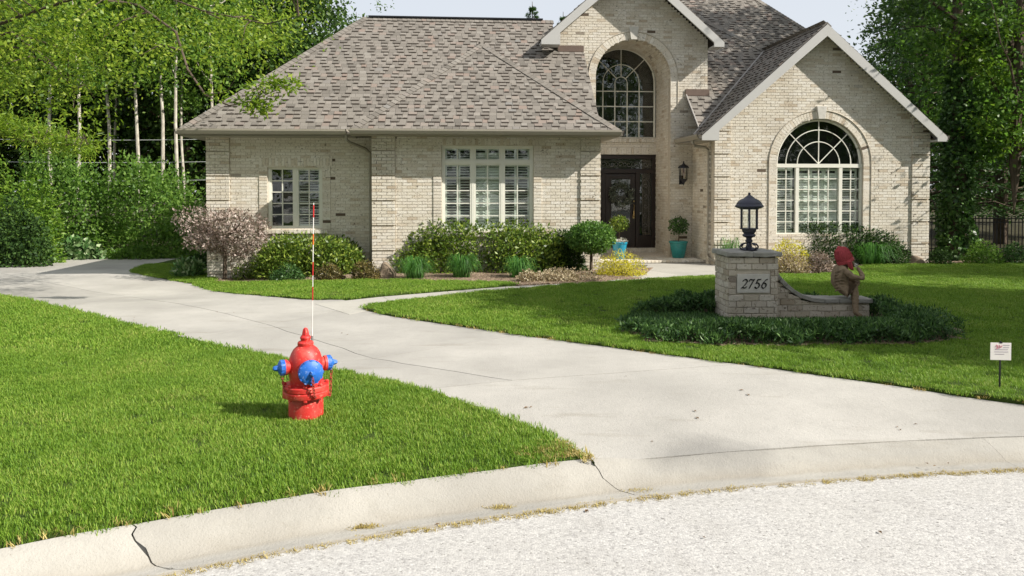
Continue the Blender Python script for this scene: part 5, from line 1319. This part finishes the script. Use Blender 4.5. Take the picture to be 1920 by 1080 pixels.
x, y = at(412, 527); small_tree('dappled_tree', 'small tree with pinkish white dappled leaves at the left corner', 'tree', (x, y+.3, tz(x, y)), 1.72, .05, (1.10,.9,.60), 5200, .085, .038, LM['pinkish'], 12, lump=.42, limbs=12)
r_ = small_tree('potted_topiary', 'small dark topiary growing in the teal green planter', 'plant', (potR.x, potR.y, .36), .72, .016, (.27,.26,.25), 900, .06, .04, LM['globe'], 13)
r_ = small_tree('potted_topiary', 'small light green topiary in the blue glazed planter', 'plant', (potL.x-.02, potL.y, .36), .78, .016, (.26,.25,.22), 900, .06, .04, LM['hedge'], 14)
g = np.random.default_rng(77); P, v = blob(220, (.17,.17,.12), g)
t_ = thing('white_flowers', 'white flowers spilling over the rim of the blue planter', 'flowers', (potL.x+.05, potL.y-.02, .40)); link(bpy.data.objects.new('blossoms', quad_mesh('blossoms', leaf_quads(P, v, .05, .04, g), LM['whitefl'])), t_)
# wreath on the front door
wc = HW @ Vector((TC, DV-.01, 1.70)); wr = thing('wreath', 'silvery leaf wreath hanging on the dark front door', 'wreath', wc, HY)
g = np.random.default_rng(5); n = 520; a = g.uniform(0, 6.283, n); rr = .26+g.normal(0,.045,n); P = np.stack([rr*np.cos(a), -.03-np.abs(g.normal(0,.035,n)), rr*np.sin(a)], 1)
out = np.stack([np.cos(a)*.6-np.sin(a)*.9, -.5*np.ones(n), np.sin(a)*.6+np.cos(a)*.9], 1)
link(bpy.data.objects.new('leaves', quad_mesh('leaves', leaf_quads(P, out, .12, .035, g, randn=.4, up=0), LM['wreath'])), wr)
MB().torus((0,0,0), Matrix.Rotation(R(90), 3, 'X'), .26, .022, 24, 6).build('hoop', M['twig'], wr)

# dark low evergreen round the sign
g = np.random.default_rng(31); n = 46000; sb = np.array(signbed); lo, hi = sb.min(0), sb.max(0); Q = np.stack([g.uniform(lo[0], hi[0], n*2), g.uniform(lo[1], hi[1], n*2)], 1); Q = Q[inside(Q, signbed)]
cx_, cy_ = sb.mean(0); Q = Q+g.normal(0, .035, Q.shape); ed = np.array([min(math.hypot(*(sb-q).T[:, i]) if False else math.hypot(sb[i][0]-q[0], sb[i][1]-q[1]) for i in range(0, len(sb), 2)) for q in Q])
keep = ~((Q[:, 0] > px0-.02) & (Q[:, 0] < px0+SX+.02) & (Q[:, 1] > py0-.02) & (Q[:, 1] < py0+SY+.02)) & ~((Q[:, 0] > px0+SX) & (Q[:, 0] < px0+XE) & (Q[:, 1] > py0+.17) & (Q[:, 1] < py0+.52))
keep &= ~((Q[:, 0] > px0-.1) & (Q[:, 0] < px0+XE+.05) & (Q[:, 1] > py0-.16) & (Q[:, 1] < py0+.52))
keep &= ~((Q[:, 0] > hi[0]-.62) & (g.random(len(Q)) < .75)); Q, ed = Q[keep], ed[keep]
hgt = np.minimum(1, ed/.40)**.6*(.21+.05*np.sin(Q[:, 0]*5+1)*np.sin(Q[:, 1]*4.3)+.05*np.sin(Q[:, 0]*11)*np.sin(Q[:, 1]*9))
front = Q[:, 1] < py0+.45; hgt = np.where(front & (Q[:, 0] < px0+XE-.1), np.minimum(hgt, .01+.20*np.maximum(0, py0-.1-Q[:, 1])/1.4+.03*g.random(len(Q))), hgt*1.1); zz = np.array([lz(*q) for q in Q]); P = np.stack([Q[:, 0], Q[:, 1], zz + hgt*np.where(g.random(len(Q)) < .7, g.uniform(.72, 1.05, len(Q)), g.uniform(0, .7, len(Q)))], 1)
out = np.stack([g.normal(0, 1, len(Q)), g.normal(0, 1, len(Q)), .5+g.random(len(Q))], 1); out = unit(out)
o = link(bpy.data.objects.new('juniper_ground_cover', quad_mesh('juniper_ground_cover', leaf_quads(P, out, .075, .02, g, randn=.6, up=.3), LM['juniper'])), kind='stuff')

# ------------------------------------------------------------------ trees
def clump_leaves(C, per, rad, L, Wd, g, flat=.7, droop=.35, up=-.1):
    n = len(C)*per; i = np.repeat(np.arange(len(C)), per); r = (rad if hasattr(rad, '__len__') else np.full(len(C), rad))[i]
    P = C[i] + g.normal(0, .5, (n, 3))*r[:, None]*np.array([1, 1, flat]); out = unit(P-C[i]+1e-6)
    return leaf_quads(P, out, L, Wd, g, droop=droop, up=up)
def tree_meshes(seed, h, cb, rx, nc, per, L, Wd, trunk_r, bark, mat, top=.5, crad=.9, limbs=14, lean=0):
    g = np.random.default_rng(seed); C = []
    while len(C) < nc:
        v = g.uniform(-1, 1, 3); r = np.linalg.norm(v)
        if r > 1 or r < .35: continue
        zf = (v[2]+1)/2; C.append((v[0]*rx*(1-.35*zf**2), v[1]*rx*(1-.35*zf**2), cb+(h-cb)*zf))
    C = np.array(C); cm = quad_mesh('crown', clump_leaves(C, per, crad*g.uniform(.6, 1.3, nc), L, Wd, g), mat)
    mb = MB(); tp = [(lean*(z/h)**1.5+.08*math.sin(z*.7+seed), .07*math.cos(z*.6+seed), z) for z in np.linspace(-.2, h*.92, 9)]
    mb.tube(tp, [trunk_r*(1-.82*i/8)*(1.25 if i == 0 else 1) for i in range(9)], 7)
    for k in range(limbs):
        c = Vector(C[k % nc]); z = max(cb*.85, c.z-.35*math.hypot(c.x, c.y)-.4); f = min(.88, z/(h*.92)); i = min(7, int(f*8)); b = Vector(tp[i]).lerp(Vector(tp[i+1]), f*8-i)
        mb.tube([b, b.lerp(c, .5)+Vector((0,0,-.15)), c], [trunk_r*.35*(1-.5*f), trunk_r*.2, trunk_r*.06], 5)
    return mb.mesh('trunk', M[bark], smooth=True), cm
def plant_tree(name, label, ms, loc, rz=0, s=1, group=None, cat='tree'):
    root = thing(name, label, cat, loc, rz, group); root.scale = (s, s, s)
    link(bpy.data.objects.new('trunk', ms[0]), root); link(bpy.data.objects.new('crown', ms[1]), root); return root
slim = [tree_meshes(100+i, 14.5, 6.3, 1.7, 46, 85, .19, .11, .085, 'palebark', LM['mid'], crad=.8, limbs=12) for i in range(3)]
full = [tree_meshes(200+i, 15, 1.2, 3.4, 110, 90, .26, .16, .2, 'bark', LM['wood'], crad=1.3) for i in range(3)]
SG = 'slender trees with pale trunks at the edge of the woods'
for i, (px, D, s, lab) in enumerate(((98,27.5,1,'thick pale trunk rising above the light green bush'), (147,27,.95,'slightly leaning pale trunk left of the straighter ones'), (203,29.5,1,'pale trunk behind the gap between the two big bushes'),
        (218,33,.9,'faint thin trunk just right of the pale trunk in the bush gap'), (258,28.5,1,'straight pale trunk above the left half of the broad bush'), (303,29,1.05,'pale trunk above the middle of the broad bush'),
        (334,28.5,1,'brightest pale trunk above the right part of the broad bush'), (345,31.5,.9,'thin trunk close behind the brightest pale trunk'), (397,31,1.05,'pale trunk just left of the roof eave'))):
    p = atd(px, 400, D); plant_tree('slender_tree', lab, slim[i % 3], (p.x-.0, D, tz(p.x, D)-.1), rnd.uniform(0, 6.28), s, SG)
WG = 'leafy trees massed in the woods on the left'
spots = [(-60,33,1.0),(60,35,1.1),(165,37,1.0),(260,36,1.1),(350,35,1.05),(440,37,1.0),(510,36,.98),(575,37,.93),(10,42,1.2),(130,43,1.2),(230,42,1.15),(330,43,1.2),(420,43,1.1),(500,44,1.1),(-200,34,1.1),(-160,42,1.2),(-340,36,1.2)]
for i, (px, D, s) in enumerate(spots):
    p = atd(px, 400, D); plant_tree('leafy_tree', 'leafy green tree in the dark woods beyond the driveway', full[i % 3], (p.x, D, tz(p.x, D)-.1), rnd.uniform(0, 6.28), s, WG)
# overhanging tree at the upper left: limbs reach over the drive, its trunk stands out of the frame
def limb_tree(name, label, loc, height, trunk_r, limbs, clumps, per, crad, L, Wd, mat, seed, bark='bark', cat='tree', lean=(0, 0)):
    g = np.random.default_rng(seed); root = thing(name, label, cat, loc); mb = MB(); o = Vector(loc)
    tp = [Vector((lean[0]*(z/height)**1.5, lean[1]*(z/height)**1.5, z)) for z in np.linspace(-.2, height, 10)]
    mb.tube(tp, [trunk_r*(1.2-.95*i/9) for i in range(10)], 9)
    anchors = list(tp[3:]); 
    for l in limbs:
        pts = [Vector(p)-o for p in l[0]]; n = len(pts); mb.tube(pts, [l[1]*(1-.85*i/(n-1)) for i in range(n)], 6); 
        for a, b in zip(pts, pts[1:]): anchors += [a.lerp(b, k/4) for k in range(5)]
    A = np.array([tuple(a) for a in anchors])
    C = np.array(clumps)-np.array(loc)
    for c in C[::2]:
        i = int(np.argmin(((A-c)**2).sum(1)-.3*np.minimum(0, A[:, 2]-c[2]))); a = Vector(A[i]); b = Vector(c); mb.tube([a, a.lerp(b, .5)+Vector((0,0,.1+.1*g.random())), b], [.018,.012,.004], 4)
    mb.build('trunk', M[bark], root, smooth=True)
    link(bpy.data.objects.new('crown', quad_mesh('crown', clump_leaves(C, per, crad*g.uniform(.6, 1.35, len(C)), L, Wd, g), mat)), root); return root
def limbpx(l): return [tuple(atd(*p)) for p in l]
def low(px):
    xs = [-300, 0, 100, 150, 190, 215, 260, 330, 370, 420, 480, 560, 600, 640]; ys = [230, 225, 215, 240, 235, 190, 140, 110, 150, 140, 115, 95, 60, 10]; return np.interp(px, xs, ys)
g = np.random.default_rng(91); cl = []
while len(cl) < 250:
    px, py = g.uniform(-320, 590), g.uniform(-420, 235)
    if py > low(px)-12 - 30*g.random(): continue
    if px > 215 and g.random() < .45: continue
    if py < 0 and g.random() < .5: continue
    D = g.uniform(12.5, 16.5); cl.append(tuple(atd(px, py, D)))
limbs = [([(-13.4,14.2,3.6)] + limbpx([(40,30,13.8),(160,-10,13.5),(260,10,13.2),(330,60,13),(352,130,12.9),(385,178,12.8),(430,198,12.7),(470,190,12.6),(520,168,12.6),(548,158,12.5)]), .032),
         ([(-13.4,14.2,4.5)] + limbpx([(60,-60,14.2),(250,-30,14),(380,20,13.8),(500,45,13.6),(560,30,13.5)]), .035),
         ([(-13.4,14.2,3.2)] + limbpx([(-100,100,14),(20,60,13.8),(90,110,13.5),(140,170,13.3)]), .035), ([(-13.4,14.2,6)] + limbpx([(100,-200,14.6),(300,-150,14.8),(450,-80,15)]), .08),
         (limbpx([(385,178,12.8),(425,172,12.7),(440,150,12.6)]), .014), (limbpx([(470,190,12.6),(490,205,12.6),(512,200,12.5)]), .012)]
ends = [tuple(atd(px+g.normal(0,9), py+g.normal(0,5), 12.55)) for px, py, n in ((540,158,4),(515,160,4),(485,160,3),(455,192,3),(485,200,4),(500,196,3),(410,170,2)) for _ in range(n)]
root = limb_tree('overhanging_tree', 'bright yellow green tree reaching over the drive from the upper left', (-13.4, 14.2, tz(-13, 14)), 11, .24, limbs, cl, 165, .74, .09, .046, LM['lime'], 92)
e = np.array(ends)-np.array(root.location); gg = np.random.default_rng(3); link(bpy.data.objects.new('branch_tip_leaves', quad_mesh('branch_tip_leaves', clump_leaves(e, 26, .17, .10, .045, gg), LM['lime'])), root)
# feathery low branch at the left edge
limbs = [([(-11.6,12.4,2.2)] + limbpx([(-60,245,11.8),(0,252,11.6),(50,266,11.5),(110,272,11.4),(165,272,11.3)]), .04)]
cl = [tuple(atd(px, np.interp(px, [-120,0,60,120,172], [225,232,252,266,272])+g.normal(0,6), 11.5+g.normal(0,.15))) for px in np.linspace(-130, 172, 70)]
limb_tree('feathery_tree', 'drooping yellow green feathery branch at the left edge below the bright tree', (-11.6, 12.4, tz(-11.6, 12.4)), 5.5, .12, limbs, cl, 70, .24, .10, .018, LM['lime'], 94)
# the right side
ivy = thing('ivy_covered_trunk', 'tall trunk wrapped in ivy at the right corner of the house', 'tree', (12.75, 21.4, tz(12.7, 21.4)))
mb = MB(); mb.tube([(0,0,-.1),(.05,0,3),(.02,.05,6),(-.1,.1,9.5)], [.24,.2,.16,.06], 10)
for k in range(6): a = k*1.1; mb.tube([(0,0,5+.6*k),(1.0*math.cos(a),.8*math.sin(a),5.6+.6*k),(1.8*math.cos(a),1.4*math.sin(a),5.7+.6*k)], [.07,.04,.015], 5)
mb.build('trunk', M['bark'], ivy, smooth=True)
g = np.random.default_rng(41); n = 8000; z = g.uniform(0, 5.6, n)**1.0; a = g.uniform(0, 6.283, n); r = (.36+.10*np.sin(z*2.1)*np.cos(a*2)+.07*np.sin(z*5+a*3)+.12*np.exp(-z*2.2))*g.uniform(.75, 1.08, n)*np.where(z > 4.6, 1-.5*(z-4.6), 1)
P = np.stack([r*np.cos(a), r*np.sin(a), z], 1); out = np.stack([np.cos(a), np.sin(a), -.2*np.ones(n)], 1)
link(bpy.data.objects.new('ivy', quad_mesh('ivy', leaf_quads(P, out, .115, .10, g, up=-.5, randn=.5), LM['ivy'])), ivy)
C = np.stack([g.normal(0,1.0,46), g.normal(.2,.9,46), g.uniform(6.0, 9.5, 46)], 1); link(bpy.data.objects.new('crown', quad_mesh('crown', clump_leaves(C, 80, .6, .15, .09, g), LM['wood'])), ivy)
def conifer(seed, h, r, layers, per, L, Wd, mat, cb=.8, trunk_r=.2, soft=1.0):
    g = np.random.default_rng(seed); mb = MB(); mb.tube([(0,0,-.2),(0,0,h*.5),(0,0,h)], [trunk_r, trunk_r*.6, .015], 7); Ps, Os = [], []
    for k in range(layers):
        f = k/layers; z = cb+(h-cb)*f; rr = r*(1-f)**.75*g.uniform(.8, 1.15); nb = int(7-3*f)
        for j in range(nb):
            a = 6.283*(j+g.random()*.7)/nb; d = np.array([math.cos(a), math.sin(a), 0]); b = np.array([0, 0, z+g.uniform(-.15,.15)])
            mb.tube([b, b+d*rr*.6+np.array([0,0,.08*rr]), b+d*rr+np.array([0,0,-.06*rr*soft])], [.035*(1-f)+.008, .02*(1-f)+.005, .004], 4)
            t = g.uniform(.12, 1.0, per); side = np.cross(d, [0,0,1]); w = g.normal(0, .16*rr, per)*(1-.5*t)
            P = b+d*(t*rr)[:, None]+side*w[:, None]+np.stack([np.zeros(per), np.zeros(per), .10*rr*t-.16*rr*t*t+g.normal(0,.05,per)], 1)
            Ps.append(P); Os.append(d*.8+side*np.sign(w)[:, None]*.7+np.array([0,0,-.1]))
    P, O = np.concatenate(Ps), np.concatenate(Os); return mb.mesh('trunk', M['bark'], smooth=True), quad_mesh('crown', leaf_quads(P, O, L, Wd, g, randn=.35, up=.1), mat)
pine = conifer(51, 13, 3.3, 22, 150, .26, .05, LM['pine'], cb=1.4, trunk_r=.24)
plant_tree('pine_tree', 'dark soft needled pine behind the right slope of the garden gable', pine, (14.3, 26, tz(14, 26)-.1), .3, 1)
plant_tree('pine_tree', 'dark pine standing behind the picket fence at the right edge', pine, (19.0, 29, tz(14, 26)-.1), 2.3, 1.1)
spruce = conifer(52, 13, 2.4, 30, 90, .16, .045, LM['pine'], cb=.6, trunk_r=.16, soft=1.6)
for px, top, D, lab in ((998,3,46,'spruce tip showing above the left roof ridge'), (1056,22,50,'smaller spruce tip beside the left rake of the tower')):
    p = atd(px, top, D); plant_tree('spruce_tree', lab, spruce, (p.x, D, -.3), rnd.uniform(0,6), (p.z+.3)/13)
# maple at the right: trunk at the edge of the frame, crown high and to the right
g = np.random.default_rng(61); cl = []
while len(cl) < 300:
    z = g.uniform(3.0, 16); c = np.array([15.0, 21.8, z]); rr = np.interp(z, [3, 5, 8, 12, 16], [1.9, 3.0, 4.2, 4.4, 1.5]); a = g.uniform(0, 6.283); r = rr*math.sqrt(g.uniform(.1, 1)); q = c+np.array([r*math.cos(a), r*math.sin(a), 0])
    if q[1] < (19.6 if q[2] < 7 else 18.6): continue
    k = q[0]/q[1]*1400+960
    if k < 1700 and q[2] < 9: continue
    cl.append(tuple(q))
limbs = [([(14.1,21,3.2),(13.6,20.2,4.4),(13.0,19.6,5.2),(12.5,19.2,5.6)], .06), ([(14.1,21,3.6),(13.4,21,5),(12.6,21,6.2)], .06), ([(14.2,21,4.5),(15.5,20,6.5),(17,19.5,8)], .08), ([(14.2,21,5),(14.5,22.5,8),(15.5,24,11)], .1), ([(14.2,21,2.9),(13.9,19.6,3.3),(13.4,18.8,3.2)], .035)]
limb_tree('maple_tree', 'broad leafy maple on a dark trunk at the right edge', (14.05, 20.9, tz(14, 21)), 13, .15, limbs, cl, 120, .85, .15, .10, LM['maple'], 62, lean=(.6, .6))
bright = [tuple(atd(px+g.normal(0,14), py+g.normal(0,12), 21+g.normal(0,.4))) for px, py in ((1815,60),(1838,70),(1800,90),(1850,50),(1880,40),(1900,120),(1870,150),(1905,200),(1860,230),(1890,60),(1830,110),(1900,255)) for _ in range(3)]
limb_tree('young_maple', 'light green leafy branches hanging at the upper right edge', (17.0, 20.6, tz(17, 20.6)), 8, .1, [([(17.0,20.6,4.6)] + limbpx([(1960,60,21),(1880,70,21),(1815,75,21)]), .04), ([(17.0,20.6,3.6)] + limbpx([(1960,190,21),(1890,200,21),(1850,225,21)]), .035)], bright, 85, .42, .13, .085, LM['bright'], 63)
for i, (px, D, s) in enumerate(((1700,38,.9),(1790,36,1.0),(1880,37,1.1),(1975,34,1.1),(1840,44,1.2),(2080,32,1.1),(1950,46,1.2))):
    p = atd(px, 400, D); plant_tree('leafy_tree', 'leafy dark tree beyond the fence on the right', full[i % 3], (p.x, D, tz(p.x, D)-.1), rnd.uniform(0, 6.28), s, 'trees beyond the fence on the right')
for i, (x, y, z_) in enumerate(((27,5,1.0),(29,11,1.1),(31,17,1.1),(28.5,-1,.9))):  # unseen trees added to block low sky light and deepen the lawn shade
    plant_tree('leafy_tree', 'leafy tree added out of view to block low sky light right of the lawn', full[i % 3], (x, y, -.1), i*1.7, z_, 'unseen trees added to the right of the lawn')
bare = MB(); gb = random.Random(8)
def branch(p, d, L, r, dep):
    q = p+d*L; bare.tube([p, p.lerp(q, .5)+Vector((gb.gauss(0,.04), gb.gauss(0,.04), 0))*L, q], [r, r*.8, r*.6], 4)
    if dep:
        for _ in range(3): branch(p.lerp(q, gb.uniform(.55, 1)), (d+Vector((gb.gauss(0,.45), gb.gauss(0,.45), gb.gauss(.15,.3)))).normalized(), L*.66, r*.55, dep-1)
bare_root = thing('bare_tree', 'thin nearly leafless tree rising between the gable and the dark pines', 'tree', tuple(atd(1662, 400, 34).to_2d())+(-.3,)); branch(Vector((0,0,0)), Vector((0,0,1)), 5.2, .09, 5)
bare.build('trunk', M['twig'], bare_root); g = np.random.default_rng(71); C = np.stack([g.normal(0,1.0,40), g.normal(0,1.0,40), g.uniform(6.0,11.5,40)], 1)
link(bpy.data.objects.new('crown', quad_mesh('crown', clump_leaves(C, 22, .7, .12, .07, g), LM['wood'])), bare_root)
p = atd(668, 30, 40); C = np.stack([g.normal(0,.7,16), g.normal(0,.7,16), g.uniform(8.6, p.z+.45+.3, 16)], 1)
bt = thing('sapling', 'small leafy treetop at the left end of the roof ridge', 'tree', (p.x, p.y, -.3)); mb = MB(); mb.tube([(0,0,-.1),(.1,0,5),(0,0,p.z+.5)], [.12,.08,.01], 6); mb.build('trunk', M['bark'], bt); link(bpy.data.objects.new('crown', quad_mesh('crown', clump_leaves(C, 40, .45, .16, .09, g), LM['wood'])), bt)
# trees out of the frame: the one to the right shades the lawn, those across the street show in the window panes
shade = tree_meshes(300, 13, 4.6, 3.7, 300, 120, .26, .16, .2, 'bark', LM['mid'], crad=1.0)
plant_tree('shade_tree', 'tall leafy tree out to the right whose shade falls on the lawn', shade, (16.6, 7.4, -.02), 1.0, 1)
0 and plant_tree('shade_tree', 'second tall tree out to the right beyond the front lawn', shade, (21.5, 11.5, -.05), 2.4, 1.05)
for i, (x, y, s) in enumerate(((-16,-24,1.3),(-9,-29,1.6),(-2,-25,1.4),(5,-28,1.5),(12,-27,1.4),(19,-32,1.6),(-24,-30,1.5),(-32,-22,1.3),(-5,-36,1.9),(9,-38,1.9),(26,-22,1.5),(31,-17,1.4),(36,-22,1.6),(41,-16,1.5),(46,-21,1.6),(33,-29,1.7))):
    plant_tree('leafy_tree', 'leafy tree across the street mirrored in the window panes', full[i % 3], (x, y, -.2), i*1.3, s, 'trees across the street')
